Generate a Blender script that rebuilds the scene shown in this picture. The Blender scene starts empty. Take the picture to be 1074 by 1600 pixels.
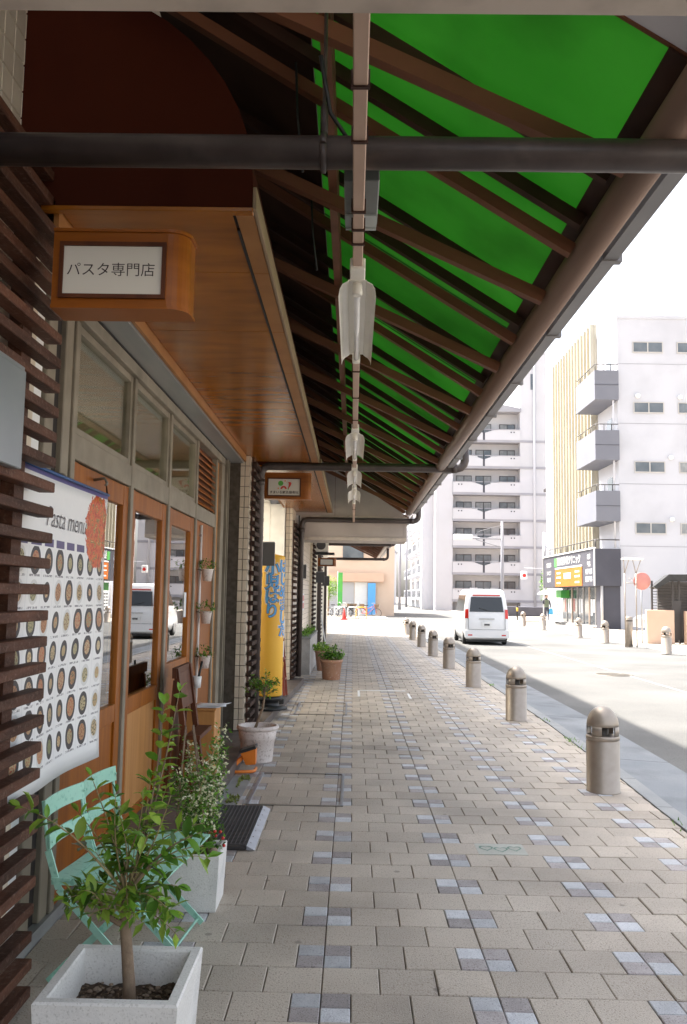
import bpy, bmesh, math, random
from mathutils import Vector, Matrix, noise as mnoise
R = random.Random(7)
sc = bpy.context.scene
C = sc.collection
rad = math.radians

# ------------------------------------------------------------------ camera, sky, sun, exposure
PIT, YAW, ROL = .097, .0122, .0168
cd = bpy.data.cameras.new('camera'); cam = bpy.data.objects.new('camera', cd); C.objects.link(cam)
r0 = Vector((math.cos(YAW), math.sin(YAW), 0))
fw = Vector((-math.sin(YAW)*math.cos(PIT), math.cos(YAW)*math.cos(PIT), math.sin(PIT)))
u0 = r0.cross(fw)
cr_, sr_ = math.cos(ROL), math.sin(ROL)
Rx = r0*cr_ + u0*sr_; Ux = u0*cr_ - r0*sr_
cam.matrix_world = Matrix(((Rx.x, Ux.x, -fw.x, 0), (Rx.y, Ux.y, -fw.y, 0), (Rx.z, Ux.z, -fw.z, 1.5), (0, 0, 0, 1)))
cd.sensor_fit = 'VERTICAL'; cd.sensor_height = 24; cd.lens = 1334/1600*24
cd.clip_start = .05; cd.clip_end = 2000
sc.camera = cam
SUN_EL, SUN_AZ = rad(60), rad(-53)          # azimuth from +y towards +x
w = bpy.data.worlds.new('World'); sc.world = w; w.use_nodes = True
nt = w.node_tree; bg = nt.nodes['Background']
sky = nt.nodes.new('ShaderNodeTexSky'); sky.sky_type = 'NISHITA'; sky.sun_disc = False
sky.sun_elevation = SUN_EL; sky.sun_rotation = SUN_AZ; sky.air_density = 1.0; sky.dust_density = 4.5; sky.ozone_density = 1.0
hz = nt.nodes.new('ShaderNodeHueSaturation'); hz.inputs['Saturation'].default_value = .42      # milky summer haze
nt.links.new(sky.outputs[0], hz.inputs['Color']); nt.links.new(hz.outputs[0], bg.inputs[0]); bg.inputs[1].default_value = .15
sl = bpy.data.lights.new('sun', 'SUN'); so = bpy.data.objects.new('sun', sl); C.objects.link(so)
sl.energy = 3.8; sl.angle = rad(.8); sl.color = (1, .94, .85)
sd = Vector((math.sin(SUN_AZ)*math.cos(SUN_EL), math.cos(SUN_AZ)*math.cos(SUN_EL), math.sin(SUN_EL)))
so.rotation_euler = sd.to_track_quat('Z', 'Y').to_euler()
sc.view_settings.view_transform = 'Standard'; sc.view_settings.look = 'None'
sc.view_settings.gamma = 1; sc.view_settings.exposure = 1.95
sc.render.engine = 'CYCLES'
try:
    sc.cycles.use_denoising = True
    sc.cycles.max_bounces = 10; sc.cycles.diffuse_bounces = 5; sc.cycles.glossy_bounces = 5; sc.cycles.transmission_bounces = 8
    sc.cycles.sample_clamp_indirect = 6
except Exception: pass

# ------------------------------------------------------------------ materials
MT = {}
def pm(name, c1, c2=None, sc_=6, rough=.6, metal=0, bump=0, bsc=80, rand=0, coat=0, transl=0, stretch=None, detail=4, c3=None, s3=200, spec=.5, emit=0, lo=.35, hi=.65, stain=0, stsc=1.2, gum=0):
    m = bpy.data.materials.new(name); m.use_nodes = True; n = m.node_tree.nodes; l = m.node_tree.links
    b = n['Principled BSDF']; b.inputs['Roughness'].default_value = rough; b.inputs['Metallic'].default_value = metal
    b.inputs['Specular IOR Level'].default_value = spec
    if coat: b.inputs['Coat Weight'].default_value = coat; b.inputs['Coat Roughness'].default_value = .18
    geo = n.new('ShaderNodeNewGeometry'); pos = geo.outputs['Position']
    if stretch:
        mp = n.new('ShaderNodeMapping'); mp.inputs['Scale'].default_value = stretch; l.new(pos, mp.inputs[0]); pos2 = mp.outputs[0]
    else: pos2 = pos
    def noise(scale, p, det=detail):
        t = n.new('ShaderNodeTexNoise'); t.inputs['Scale'].default_value = scale; t.inputs['Detail'].default_value = det; l.new(p, t.inputs['Vector']); return t.outputs['Fac']
    def mix(a, bcol, f):
        x = n.new('ShaderNodeMix'); x.data_type = 'RGBA'
        for s, v in ((0, f), (6, a), (7, bcol)):
            if hasattr(v, 'links') or hasattr(v, 'node'): l.new(v, x.inputs[s])
            else: x.inputs[s].default_value = v if s == 0 else (*v, 1)
        return x.outputs[2]
    col = None
    c2 = c2 or tuple(min(1, v*1.12) for v in c1)
    mr = n.new('ShaderNodeMapRange'); mr.inputs[1].default_value = lo; mr.inputs[2].default_value = hi; l.new(noise(sc_, pos2), mr.inputs[0])
    col = mix(c1, c2, mr.outputs[0])
    if c3:
        m3 = n.new('ShaderNodeMapRange'); m3.inputs[1].default_value = .56; m3.inputs[2].default_value = .68; l.new(noise(s3, pos, 2), m3.inputs[0])
        col = mix(col, c3, m3.outputs[0])
    if stain:
        ms = n.new('ShaderNodeMapRange'); ms.inputs[1].default_value = .48; ms.inputs[2].default_value = .72; ms.inputs[3].default_value = 0; ms.inputs[4].default_value = stain; l.new(noise(stsc, pos, 7), ms.inputs[0])
        col = mix(col, tuple(v*.45 for v in c1), ms.outputs[0])
    if gum:
        vo = n.new('ShaderNodeTexVoronoi'); vo.inputs['Scale'].default_value = 3.2; l.new(pos, vo.inputs['Vector'])
        gt = n.new('ShaderNodeMapRange'); gt.inputs[1].default_value = .06; gt.inputs[2].default_value = .045; gt.inputs[4].default_value = gum; l.new(vo.outputs['Distance'], gt.inputs[0])
        col = mix(col, tuple(v*.42 for v in c1), gt.outputs[0])
    if rand:
        oi = n.new('ShaderNodeObjectInfo'); ad = n.new('ShaderNodeMath'); ad.operation = 'ADD'
        l.new(oi.outputs['Random'], ad.inputs[0]); l.new(geo.outputs['Random Per Island'], ad.inputs[1])
        fr = n.new('ShaderNodeMath'); fr.operation = 'FRACT'; l.new(ad.outputs[0], fr.inputs[0])
        mv = n.new('ShaderNodeMapRange'); mv.inputs[3].default_value = 1-rand; mv.inputs[4].default_value = 1+rand; l.new(fr.outputs[0], mv.inputs[0])
        hs = n.new('ShaderNodeHueSaturation'); l.new(mv.outputs[0], hs.inputs['Value']); l.new(col, hs.inputs['Color']); col = hs.outputs[0]
    l.new(col, b.inputs['Base Color'])
    if bump:
        bp = n.new('ShaderNodeBump'); bp.inputs['Strength'].default_value = bump; bp.inputs['Distance'].default_value = .01
        l.new(noise(bsc, pos2), bp.inputs['Height']); l.new(bp.outputs[0], b.inputs['Normal'])
    if emit:
        l.new(col, b.inputs['Emission Color']); b.inputs['Emission Strength'].default_value = emit
    if transl:
        tr = n.new('ShaderNodeBsdfTranslucent'); l.new(col, tr.inputs[0]); mx = n.new('ShaderNodeMixShader'); mx.inputs[0].default_value = transl
        l.new(b.outputs[0], mx.inputs[1]); l.new(tr.outputs[0], mx.inputs[2]); l.new(mx.outputs[0], n['Material Output'].inputs[0])
    MT[name] = m; return m

def glass(name, tint=(.9, .95, .93), rough=0.0, k=1.6):
    m = bpy.data.materials.new(name); m.use_nodes = True; n = m.node_tree.nodes; l = m.node_tree.links
    for x in list(n):
        if x.type != 'OUTPUT_MATERIAL': n.remove(x)
    o = [x for x in n if x.type == 'OUTPUT_MATERIAL'][0]
    g = n.new('ShaderNodeBsdfGlossy'); g.inputs['Roughness'].default_value = rough; g.inputs[0].default_value = (1, 1, 1, 1)
    t = n.new('ShaderNodeBsdfTransparent'); t.inputs[0].default_value = (*tint, 1)
    f = n.new('ShaderNodeFresnel'); f.inputs[0].default_value = 1.55
    ml = n.new('ShaderNodeMath'); ml.operation = 'MULTIPLY_ADD'; ml.inputs[1].default_value = k; ml.inputs[2].default_value = .03; ml.use_clamp = True
    l.new(f.outputs[0], ml.inputs[0])
    mx = n.new('ShaderNodeMixShader'); l.new(ml.outputs[0], mx.inputs[0]); l.new(t.outputs[0], mx.inputs[1]); l.new(g.outputs[0], mx.inputs[2])
    l.new(mx.outputs[0], o.inputs[0]); MT[name] = m; return m

pm('paver', (.45, .385, .315), (.54, .47, .39), sc_=1.3, rough=.66, bump=.5, bsc=170, rand=.12, c3=(.28, .225, .175), s3=140, stain=.55, stsc=.9, gum=.65)
pm('accent_light', (.46, .465, .48), (.55, .555, .57), sc_=12, rough=.55, bump=.4, bsc=170, rand=.2, c3=(.31, .31, .34), s3=130, stain=.4, stsc=.9)
pm('accent_dark', (.31, .275, .265), (.39, .35, .34), sc_=12, rough=.6, bump=.4, bsc=170, rand=.2, c3=(.16, .135, .13), s3=130)
pm('joint', (.12, .10, .082), (.20, .17, .14), sc_=14, rough=.95, bump=.4, bsc=150)
pm('moss', (.13, .16, .035), (.25, .27, .075), sc_=40, rough=.95, bump=.6, bsc=120)
pm('asphalt', (.115, .114, .11), (.155, .152, .145), sc_=.5, rough=.9, bump=.6, bsc=110, c3=(.075, .075, .072), s3=110, stain=.6, stsc=.35)
pm('gutter', (.19, .205, .22), (.245, .255, .265), sc_=1.2, rough=.85, bump=.3, bsc=200, rand=.07, c3=(.15, .16, .17), s3=150, stain=.6, stsc=1.6)
pm('kerb', (.25, .26, .265), (.32, .32, .315), sc_=2, rough=.85, bump=.25, bsc=160, c3=(.19, .19, .19), s3=240)
pm('far_paving', (.42, .37, .31), (.5, .45, .39), sc_=1.5, rough=.8, bump=.2)
pm('road_paint', (.34, .34, .33), (.22, .22, .21), sc_=30, rough=.7)
pm('tile', (.60, .51, .40), (.68, .59, .47), sc_=5, rough=.28, rand=.06, bump=.04, bsc=20)
pm('grout', (.07, .055, .04), (.11, .09, .07), sc_=20, rough=.95)
pm('slat', (.055, .02, .011), (.105, .042, .024), sc_=5, rough=.6, bump=.35, bsc=26, stretch=(6, 1, 6), rand=.28, spec=.22, c3=(.12, .065, .045), s3=60)
pm('slat_grey', (.028, .014, .01), (.05, .028, .02), sc_=5, rough=.7, bump=.3, bsc=30, stretch=(6, 1, 6), rand=.2, spec=.2)
pm('varnish', (.255, .078, .004), (.355, .118, .0075), sc_=2.2, rough=.24, coat=.12, spec=.4, stretch=(1, 5, 1), rand=.1, bump=.04, bsc=4, detail=9, stain=.3, stsc=1.5)
pm('varnish_edge', (.30, .125, .032), (.36, .16, .048), sc_=5, rough=.45, spec=.3)
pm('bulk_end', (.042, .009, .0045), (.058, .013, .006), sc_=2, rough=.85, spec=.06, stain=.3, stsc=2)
pm('fascia_side', (.27, .19, .115), (.33, .235, .15), sc_=3, rough=.6, spec=.3)
pm('door_wood', (.21, .056, .003), (.36, .115, .008), sc_=2.4, rough=.4, spec=.25, stretch=(9, 9, .7), bump=.08, bsc=10, detail=9, lo=.25, hi=.75, stain=.35, stsc=2)
pm('door_light', (.38, .17, .048), (.52, .26, .088), sc_=2.4, rough=.5, spec=.3, stretch=(9, 9, .6), bump=.06, bsc=10, detail=9, lo=.25, hi=.75)
pm('door_dark', (.075, .022, .009), (.115, .036, .013), sc_=3, rough=.5, spec=.25, stretch=(5, 5, .8))
pm('steel_frame', (.215, .185, .14), (.27, .235, .18), sc_=6, rough=.5, spec=.3, stain=.45, stsc=5)
pm('steel_slot', (.32, .34, .35), (.40, .41, .41), sc_=9, rough=.4, metal=.5, stretch=(1, .2, 1))
pm('sill', (.24, .24, .235), (.31, .31, .30), sc_=5, rough=.75, bump=.2)
pm('step_stone', (.085, .07, .065), (.13, .105, .095), sc_=4, rough=.5, bump=.15, bsc=40, c3=(.17, .12, .1), s3=120)
pm('green_sheet', (.10, .34, .07), (.15, .43, .10), sc_=1.1, rough=.75, transl=.62, spec=.12, lo=.25, hi=.75, rand=.12, bump=.2, bsc=9, stain=.45, stsc=1.6, detail=8)
pm('sheet_seam', (.02, .12, .015), None, rough=.8)
pm('grey_sheet', (.50, .48, .47), (.56, .53, .52), sc_=1.5, rough=.6, transl=.35)
pm('rafter', (.15, .056, .027), (.21, .083, .042), sc_=2.5, rough=.55, spec=.3, bump=.06, bsc=30, stretch=(.4, 2, 2))
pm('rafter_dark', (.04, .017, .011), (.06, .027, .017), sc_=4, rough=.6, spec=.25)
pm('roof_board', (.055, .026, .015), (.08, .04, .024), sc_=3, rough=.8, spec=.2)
pm('eave', (.20, .125, .09), (.26, .17, .125), sc_=3, rough=.42, metal=.1, stretch=(4, .3, 4))
pm('gutter_metal', (.19, .18, .18), (.24, .225, .22), sc_=3, rough=.4, metal=.2)
pm('pipe', (.05, .036, .033), (.085, .065, .058), sc_=7, rough=.4, stain=.5, stsc=14)
pm('conduit', (.46, .31, .23), (.54, .38, .29), sc_=9, rough=.5, stretch=(1, .3, 1))
pm('lamp_white', (.80, .77, .69), (.86, .83, .75), sc_=6, rough=.35, coat=.2)
pm('tube', (.82, .82, .82), None, rough=.15)
pm('box_grey', (.14, .155, .15), (.19, .205, .2), sc_=6, rough=.5, metal=.2)
pm('box_pale', (.36, .40, .40), (.42, .46, .45), sc_=8, rough=.5)
pm('bridge_panel', (.42, .36, .33), (.48, .415, .38), sc_=1.2, rough=.6, stain=.25, stsc=2.5)
pm('bridge_trim', (.50, .42, .355), (.58, .50, .43), sc_=3, rough=.5, bump=.05, bsc=20, stain=.5, stsc=7)
pm('dark_gap', (.02, .016, .014), None, rough=.9)
pm('sign_wood', (.20, .054, .004), (.33, .10, .009), sc_=2.4, rough=.38, coat=.08, spec=.3, stretch=(1, 1, 9), detail=9, lo=.25, hi=.75)
pm('sign_face', (.66, .63, .56), (.7, .67, .6), sc_=2, rough=.35)
pm('ink_grey', (.10, .09, .10), None, rough=.6)
pm('ink', (.022, .01, .01), None, rough=.6)
pm('plate', (.085, .082, .082), (.105, .1, .1), sc_=3, rough=.55)
pm('plate_metal', (.24, .26, .28), (.31, .33, .34), sc_=2, rough=.35, metal=.6)
pm('bollard', (.36, .305, .25), (.40, .34, .285), sc_=14, rough=.42, metal=.6, bump=.04, bsc=240)
pm('bollard_dark', (.06, .05, .042), None, rough=.5)
pm('sticker', (.05, .4, .12), None, rough=.5)
pm('mint', (.33, .63, .50), (.38, .67, .545), sc_=6, rough=.4, coat=.12, c3=(.25, .52, .41), s3=40, stain=.2, stsc=6)
pm('white_pot', (.72, .70, .66), (.82, .80, .765), sc_=5, rough=.75, bump=.2, bsc=110, c3=(.60, .58, .54), s3=150, stain=.5, stsc=5)
pm('old_pot', (.66, .58, .54), (.74, .67, .63), sc_=6, rough=.65, bump=.25, bsc=60, c3=(.48, .4, .36), s3=60)
pm('soil', (.03, .018, .011), (.09, .055, .032), sc_=45, rough=.95, bump=1, bsc=70, c3=(.2, .14, .09), s3=90)
pm('pebble', (.16, .11, .075), (.3, .23, .17), sc_=20, rough=.85, rand=.4)
pm('bark', (.17, .115, .075), (.27, .195, .13), sc_=20, rough=.85, bump=.5, bsc=60)
pm('twig', (.28, .2, .1), (.36, .29, .14), sc_=20, rough=.7)
pm('leaf', (.11, .26, .022), (.18, .36, .04), sc_=9, rough=.34, rand=.45, transl=.32)
pm('leaf_dark', (.045, .12, .014), (.075, .175, .024), sc_=9, rough=.32, rand=.4, transl=.22)
pm('leaf_lime', (.25, .40, .045), (.34, .49, .07), sc_=9, rough=.4, rand=.3, transl=.35)
pm('flower', (.78, .76, .52), (.84, .82, .62), sc_=9, rough=.6, rand=.12, transl=.3)
pm('berry', (.5, .03, .02), None, rough=.35)
pm('mat_black', (.026, .024, .024), (.045, .042, .041), sc_=12, rough=.55)
pm('mat_edge', (.33, .35, .40), (.40, .42, .47), sc_=12, rough=.4, metal=.6)
pm('orange', (.72, .19, .02), (.78, .23, .03), sc_=6, rough=.45)
pm('black', (.012, .012, .012), (.025, .025, .025), sc_=8, rough=.5)
pm('paper', (.72, .72, .74), (.78, .78, .79), sc_=4, rough=.7)
pm('yellow', (.90, .48, .05), (.92, .52, .065), sc_=2, rough=.5)
pm('blue', (.10, .36, .72), None, rough=.5)
pm('navy', (.02, .07, .2), None, rough=.5)
pm('white', (.78, .78, .77), (.74, .74, .73), sc_=3, rough=.5)
pm('terracotta', (.40, .20, .12), (.47, .26, .165), sc_=5, rough=.75, bump=.2, c3=(.5, .33, .25), s3=30)
pm('stone', (.36, .34, .32), (.46, .44, .42), sc_=9, rough=.5, c3=(.28, .26, .25), s3=90)
pm('red', (.55, .03, .02), (.6, .04, .025), sc_=5, rough=.4)
pm('red_wood', (.20, .03, .018), (.27, .05, .03), sc_=5, rough=.45)
pm('inner_wall', (.70, .66, .54), (.75, .71, .59), sc_=2, rough=.8)
pm('inner_white', (.84, .80, .72), None, rough=.8)
pm('upper', (.42, .38, .33), (.48, .44, .38), sc_=1, rough=.8)
pm('render_white', (.47, .475, .515), (.51, .515, .55), sc_=.4, rough=.7, stain=.2, stsc=.5)
pm('apt_white', (.48, .482, .52), (.52, .522, .55), sc_=.3, rough=.7, stain=.2, stsc=.3)
pm('apt_band', (.27, .27, .305), (.31, .31, .34), sc_=.5, rough=.7)
pm('apt_grey', (.46, .46, .48), (.50, .50, .515), sc_=.5, rough=.7)  # plain pale grey, also on a far house and the shutter
pm('slate', (.05, .05, .066), (.065, .065, .082), sc_=.8, rough=.6)
pm('balcony', (.155, .16, .19), (.175, .18, .21), sc_=.8, rough=.6, stain=.2, stsc=.8)
pm('gold', (.44, .405, .32), (.49, .45, .36), sc_=.8, rough=.6)
pm('rail', (.045, .04, .04), None, rough=.5)
pm('win_frame', (.42, .40, .38), (.47, .45, .43), sc_=2, rough=.5)
pm('win_glass', (.07, .085, .10), (.14, .155, .17), sc_=.9, rough=.08, spec=.7)
pm('curtain', (.20, .21, .22), (.28, .29, .29), sc_=3, rough=.5)
pm('sign_orange', (.50, .125, .008), (.54, .145, .01), sc_=1, rough=.5)
pm('sign_green', (.05, .35, .10), (.12, .45, .05), sc_=1, rough=.5)
pm('brown_apt', (.36, .27, .25), (.42, .32, .29), sc_=.5, rough=.75)
pm('pink_wall', (.60, .41, .30), (.66, .46, .345), sc_=1, rough=.75)
pm('beige_bldg', (.62, .47, .36), (.68, .53, .42), sc_=.5, rough=.75)
pm('sign_pink', (.52, .20, .17), (.56, .24, .20), sc_=3, rough=.5)
pm('van_white', (.78, .78, .79), (.80, .80, .81), sc_=2, rough=.2, coat=.6)
pm('van_glass', (.012, .014, .016), None, rough=.05, spec=.7)
pm('tail_red', (.55, .015, .01), None, rough=.15, coat=.5)
pm('rubber', (.016, .016, .017), (.026, .026, .027), sc_=9, rough=.8)
pm('steel', (.42, .42, .43), (.5, .5, .5), sc_=4, rough=.35, metal=.8)
pm('skin', (.5, .32, .24), None, rough=.6)
pm('cloth_dark', (.05, .055, .07), (.08, .085, .1), sc_=12, rough=.9)
pm('cloth_green', (.12, .15, .10), (.16, .19, .13), sc_=12, rough=.9)
pm('bag_blue', (.08, .38, .62), None, rough=.6)
pm('iron', (.16, .14, .12), (.22, .2, .17), sc_=8, rough=.55, metal=.4)
pm('mark_green', (.15, .25, .19), (.19, .29, .23), sc_=20, rough=.7)
pm('heart_tile', (.42, .42, .36), (.47, .47, .41), sc_=9, rough=.6, bump=.2, bsc=200, c3=(.35, .35, .3), s3=200)
pm('hill', (.03, .06, .02), None, rough=1)
pm('added_lamp_glow', (1, .9, .72), None, rough=.5, emit=10)  # glow of the lamp added to brighten the shop interior
pm('downlight', (1, .93, .82), None, rough=.5, emit=60)
glass('glass_clear'); glass('glass_street', (.86, .88, .84), k=.55)

def printed_menu():
    m = bpy.data.materials.new('menu_print'); m.use_nodes = True; n = m.node_tree.nodes; l = m.node_tree.links; b = n['Principled BSDF']
    b.inputs['Roughness'].default_value = .45
    uv = n.new('ShaderNodeTexCoord'); sp = n.new('ShaderNodeSeparateXYZ'); l.new(uv.outputs['UV'], sp.inputs[0])
    def ma(op, a, b_=None, c_=None, cl=False):
        x = n.new('ShaderNodeMath'); x.operation = op; x.use_clamp = cl
        for i, v in enumerate((a, b_, c_)):
            if v is None: continue
            if isinstance(v, (int, float)): x.inputs[i].default_value = v
            else: l.new(v, x.inputs[i])
        return x.outputs[0]
    def mix(f, a, c):
        x = n.new('ShaderNodeMix'); x.data_type = 'RGBA'
        for s, v in ((0, f), (6, a), (7, c)):
            if isinstance(v, tuple): x.inputs[s].default_value = (*v, 1)
            else: l.new(v, x.inputs[s])
        return x.outputs[2]
    def ramp(f, stops):
        x = n.new('ShaderNodeValToRGB'); e = x.color_ramp.elements; x.color_ramp.interpolation = 'LINEAR'
        while len(e) < len(stops): e.new(.5)
        for i, (p, c) in enumerate(stops): e[i].position = p; e[i].color = (*c, 1)
        l.new(f, x.inputs[0]); return x.outputs[0]
    U, V = sp.outputs[0], sp.outputs[1]
    NX, NY, V0, VH = 8, 7, .055, .70
    gu = ma('MULTIPLY', U, NX); gv = ma('MULTIPLY', ma('DIVIDE', ma('SUBTRACT', V, V0), VH), NY)
    fu = ma('FRACT', gu); fv = ma('FRACT', gv)
    cmb = n.new('ShaderNodeCombineXYZ'); l.new(ma('FLOOR', gu), cmb.inputs[0]); l.new(ma('FLOOR', gv), cmb.inputs[1])
    wn = n.new('ShaderNodeTexWhiteNoise'); wn.noise_dimensions = '2D'; l.new(cmb.outputs[0], wn.inputs['Vector'])
    rs = n.new('ShaderNodeSeparateColor'); l.new(wn.outputs['Color'], rs.inputs[0]); r1, r2, r3 = rs.outputs
    du = ma('SUBTRACT', fu, .5); dv = ma('MULTIPLY', ma('SUBTRACT', fv, .58), .82)
    d = ma('SQRT', ma('ADD', ma('MULTIPLY', du, du), ma('MULTIPLY', dv, dv)))
    inb = ma('MULTIPLY', ma('GREATER_THAN', V, V0), ma('LESS_THAN', V, V0+VH))
    no = n.new('ShaderNodeTexNoise'); no.inputs['Scale'].default_value = 130; l.new(uv.outputs['UV'], no.inputs['Vector'])
    nz = n.new('ShaderNodeTexNoise'); nz.inputs['Scale'].default_value = 38; nz.inputs['Detail'].default_value = 5; nz.inputs['Distortion'].default_value = 1.2; l.new(uv.outputs['UV'], nz.inputs['Vector'])
    plate = mix(ma('GREATER_THAN', r1, .32), (.62, .62, .62), (.012, .012, .02))
    food = mix(ma('GREATER_THAN', no.outputs['Fac'], .53), ramp(r2, [(0, (.42, .30, .14)), (.35, (.38, .17, .07)), (.6, (.48, .39, .23)), (1, (.16, .19, .06))]), ramp(r3, [(0, (.6, .5, .28)), (.5, (.07, .08, .025)), (1, (.42, .08, .03))]))
    base = mix(nz.outputs['Fac'], (.74, .74, .75), (.79, .79, .79))
    line = ma('MULTIPLY', ma('LESS_THAN', ma('ABSOLUTE', ma('SUBTRACT', fv, .1)), .035), ma('GREATER_THAN', no.outputs['Fac'], .47))
    line = ma('MULTIPLY', line, ma('LESS_THAN', ma('ABSOLUTE', du), .36))
    c = mix(ma('MULTIPLY', line, inb), base, (.25, .25, .27))
    sep = ma('MULTIPLY', ma('GREATER_THAN', ma('ABSOLUTE', du), .49), inb)
    c = mix(sep, c, (.6, .6, .63))
    rim = ma('ADD', .27, ma('MULTIPLY', r3, .12))
    c = mix(ma('MULTIPLY', ma('LESS_THAN', d, rim), inb), c, plate)
    c = mix(ma('MULTIPLY', ma('LESS_THAN', d, ma('SUBTRACT', rim, ma('ADD', .09, ma('MULTIPLY', r1, .07)))), inb), c, food)
    hb = ma('MULTIPLY', ma('GREATER_THAN', V, V0+VH+.004), ma('LESS_THAN', V, V0+VH+.03))
    hb = ma('MULTIPLY', hb, ma('LESS_THAN', ma('ABSOLUTE', du), .38))
    c = mix(hb, c, (.07, .055, .17))
    # the big plate of tomato pasta beside the title
    pu = ma('MULTIPLY', ma('SUBTRACT', U, .885), 1.0); pv = ma('MULTIPLY', ma('SUBTRACT', V, .85), .98)
    pd = ma('ADD', ma('SQRT', ma('ADD', ma('MULTIPLY', pu, pu), ma('MULTIPLY', pv, pv))), ma('MULTIPLY', nz.outputs['Fac'], .09))
    past = ramp(nz.outputs['Fac'], [(.3, (.25, .02, .006)), (.43, (.52, .06, .012)), (.54, (.62, .15, .025)), (.61, (.10, .11, .02)), (.68, (.70, .36, .12))])
    c = mix(ma('LESS_THAN', pd, .185), c, past)
    c = mix(ma('GREATER_THAN', V, .984), c, (.16, .14, .32))
    l.new(c, b.inputs['Base Color']); MT['menu_print'] = m
printed_menu()

# ------------------------------------------------------------------ mesh helpers
class MB:
    def __init__(s): s.v = []; s.f = []; s.sm = []
    def add(s, vs, fs, smooth=False):
        o = len(s.v); s.v += [Vector(p) for p in vs]; s.f += [tuple(i+o for i in f) for f in fs]; s.sm += [smooth]*len(fs); return s
    def box(s, x0, x1, y0, y1, z0, z1, c=0):
        if c <= 0:
            vs = [(x, y, z) for z in (z0, z1) for y in (y0, y1) for x in (x0, x1)]
            return s.add(vs, [(0, 2, 3, 1), (4, 5, 7, 6), (0, 1, 5, 4), (2, 6, 7, 3), (0, 4, 6, 2), (1, 3, 7, 5)])
        bm = bmesh.new(); bmesh.ops.create_cube(bm, size=1)
        for v in bm.verts: v.co = Vector(((x0+x1)/2+v.co.x*(x1-x0), (y0+y1)/2+v.co.y*(y1-y0), (z0+z1)/2+v.co.z*(z1-z0)))
        bmesh.ops.bevel(bm, geom=bm.edges[:], offset=c, segments=1, affect='EDGES')
        bm.verts.index_update(); s.add([v.co.copy() for v in bm.verts], [[v.index for v in f.verts] for f in bm.faces]); bm.free(); return s
    def bar(s, a, b, wd, ht, up=(0, 0, 1)):
        a = Vector(a); b = Vector(b); d = (b-a).normalized(); up = Vector(up); r = d.cross(up)
        if r.length < 1e-4: r = d.cross(Vector((0, 1, 0)))
        r.normalize(); u = r.cross(d)
        vs = [p + r*(i*wd/2) + u*(j*ht/2) for p in (a, b) for i, j in ((-1, -1), (1, -1), (1, 1), (-1, 1))]
        return s.add(vs, [(0, 1, 2, 3), (7, 6, 5, 4), (0, 4, 5, 1), (1, 5, 6, 2), (2, 6, 7, 3), (3, 7, 4, 0)])
    def tube(s, pts, r, n=10, cap=True):
        pts = [Vector(p) for p in pts]; rs = r if isinstance(r, (list, tuple)) else [r]*len(pts); o = len(s.v); prev = None
        for i, p in enumerate(pts):
            d = (pts[min(i+1, len(pts)-1)]-pts[max(i-1, 0)]).normalized()
            if prev is None:
                a = d.cross(Vector((0, 0, 1)));
                if a.length < .05: a = d.cross(Vector((1, 0, 0)))
            else: a = prev - d*prev.dot(d)
            a.normalize(); prev = a; b = d.cross(a)
            for k in range(n):
                t = 2*math.pi*k/n; s.v.append(p + (a*math.cos(t)+b*math.sin(t))*rs[i])
        for i in range(len(pts)-1):
            for k in range(n):
                s.f.append((o+i*n+k, o+i*n+(k+1) % n, o+(i+1)*n+(k+1) % n, o+(i+1)*n+k)); s.sm.append(True)
        if cap:
            s.f.append(tuple(o+k for k in range(n))[::-1]); s.sm.append(False)
            e = o+(len(pts)-1)*n; s.f.append(tuple(e+k for k in range(n))); s.sm.append(False)
        return s
    def lathe(s, prof, n=24, c=(0, 0, 0), a0=0, a1=2*math.pi, axis='z'):
        full = abs(a1-a0-2*math.pi) < 1e-6; m = n if full else n+1; o = len(s.v)
        for (r, z) in prof:
            for k in range(m):
                t = a0+(a1-a0)*k/n
                p = (r*math.cos(t), r*math.sin(t), z)
                if axis == 'y': p = (p[0], z, p[1])
                if axis == 'x': p = (z, p[0], p[1])
                s.v.append(Vector(c)+Vector(p))
        for i in range(len(prof)-1):
            for k in range(n if full else m-1):
                k2 = (k+1) % m
                s.f.append((o+i*m+k, o+i*m+k2, o+(i+1)*m+k2, o+(i+1)*m+k)); s.sm.append(True)
        return s
    def poly(s, pts, ext):
        """flat outline extruded by the vector ext"""
        n = len(pts); e = Vector(ext); vs = [Vector(p) for p in pts]; vs = vs + [p+e for p in vs]
        return s.add(vs, [tuple(range(n))[::-1], tuple(range(n, 2*n))] + [(i, (i+1) % n, n+(i+1) % n, n+i) for i in range(n)])
    def mesh(s, name, mat, off=(0, 0, 0)):
        me = bpy.data.meshes.new(name); off = Vector(off)
        me.from_pydata([p-off for p in s.v], [], s.f); me.materials.append(MT[mat])
        if any(s.sm): me.polygons.foreach_set('use_smooth', s.sm)
        me.update()
        if any(s.sm) and not all(s.sm):
            pass
        return me
    def fix(s, me):
        bm = bmesh.new(); bm.from_mesh(me); bmesh.ops.recalc_face_normals(bm, faces=bm.faces[:]); bm.to_mesh(me); bm.free()
    def build(s, name, mat, parent=None, local=False):
        off = (0, 0, 0) if (local or parent is None) else wloc(parent)
        me = s.mesh(name, mat, off); s.fix(me)
        o = bpy.data.objects.new(name, me); C.objects.link(o)
        if parent is not None: o.parent = parent
        return o
def wloc(o):
    v = Vector((0, 0, 0))
    while o is not None: v += o.location; o = o.parent
    return v
def tag(o, label, cat, group=None):
    o['label'] = label; o['category'] = cat
    if group: o['group'] = group
    return o
def thing(name, label, cat, loc=(0, 0, 0), group=None, rz=0):
    o = bpy.data.objects.new(name, None); C.objects.link(o); o.location = loc; o.rotation_euler = (0, 0, rz); o.empty_display_size = .1
    return tag(o, label, cat, group)
def struct(o): o['kind'] = 'structure'; return o
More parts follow.
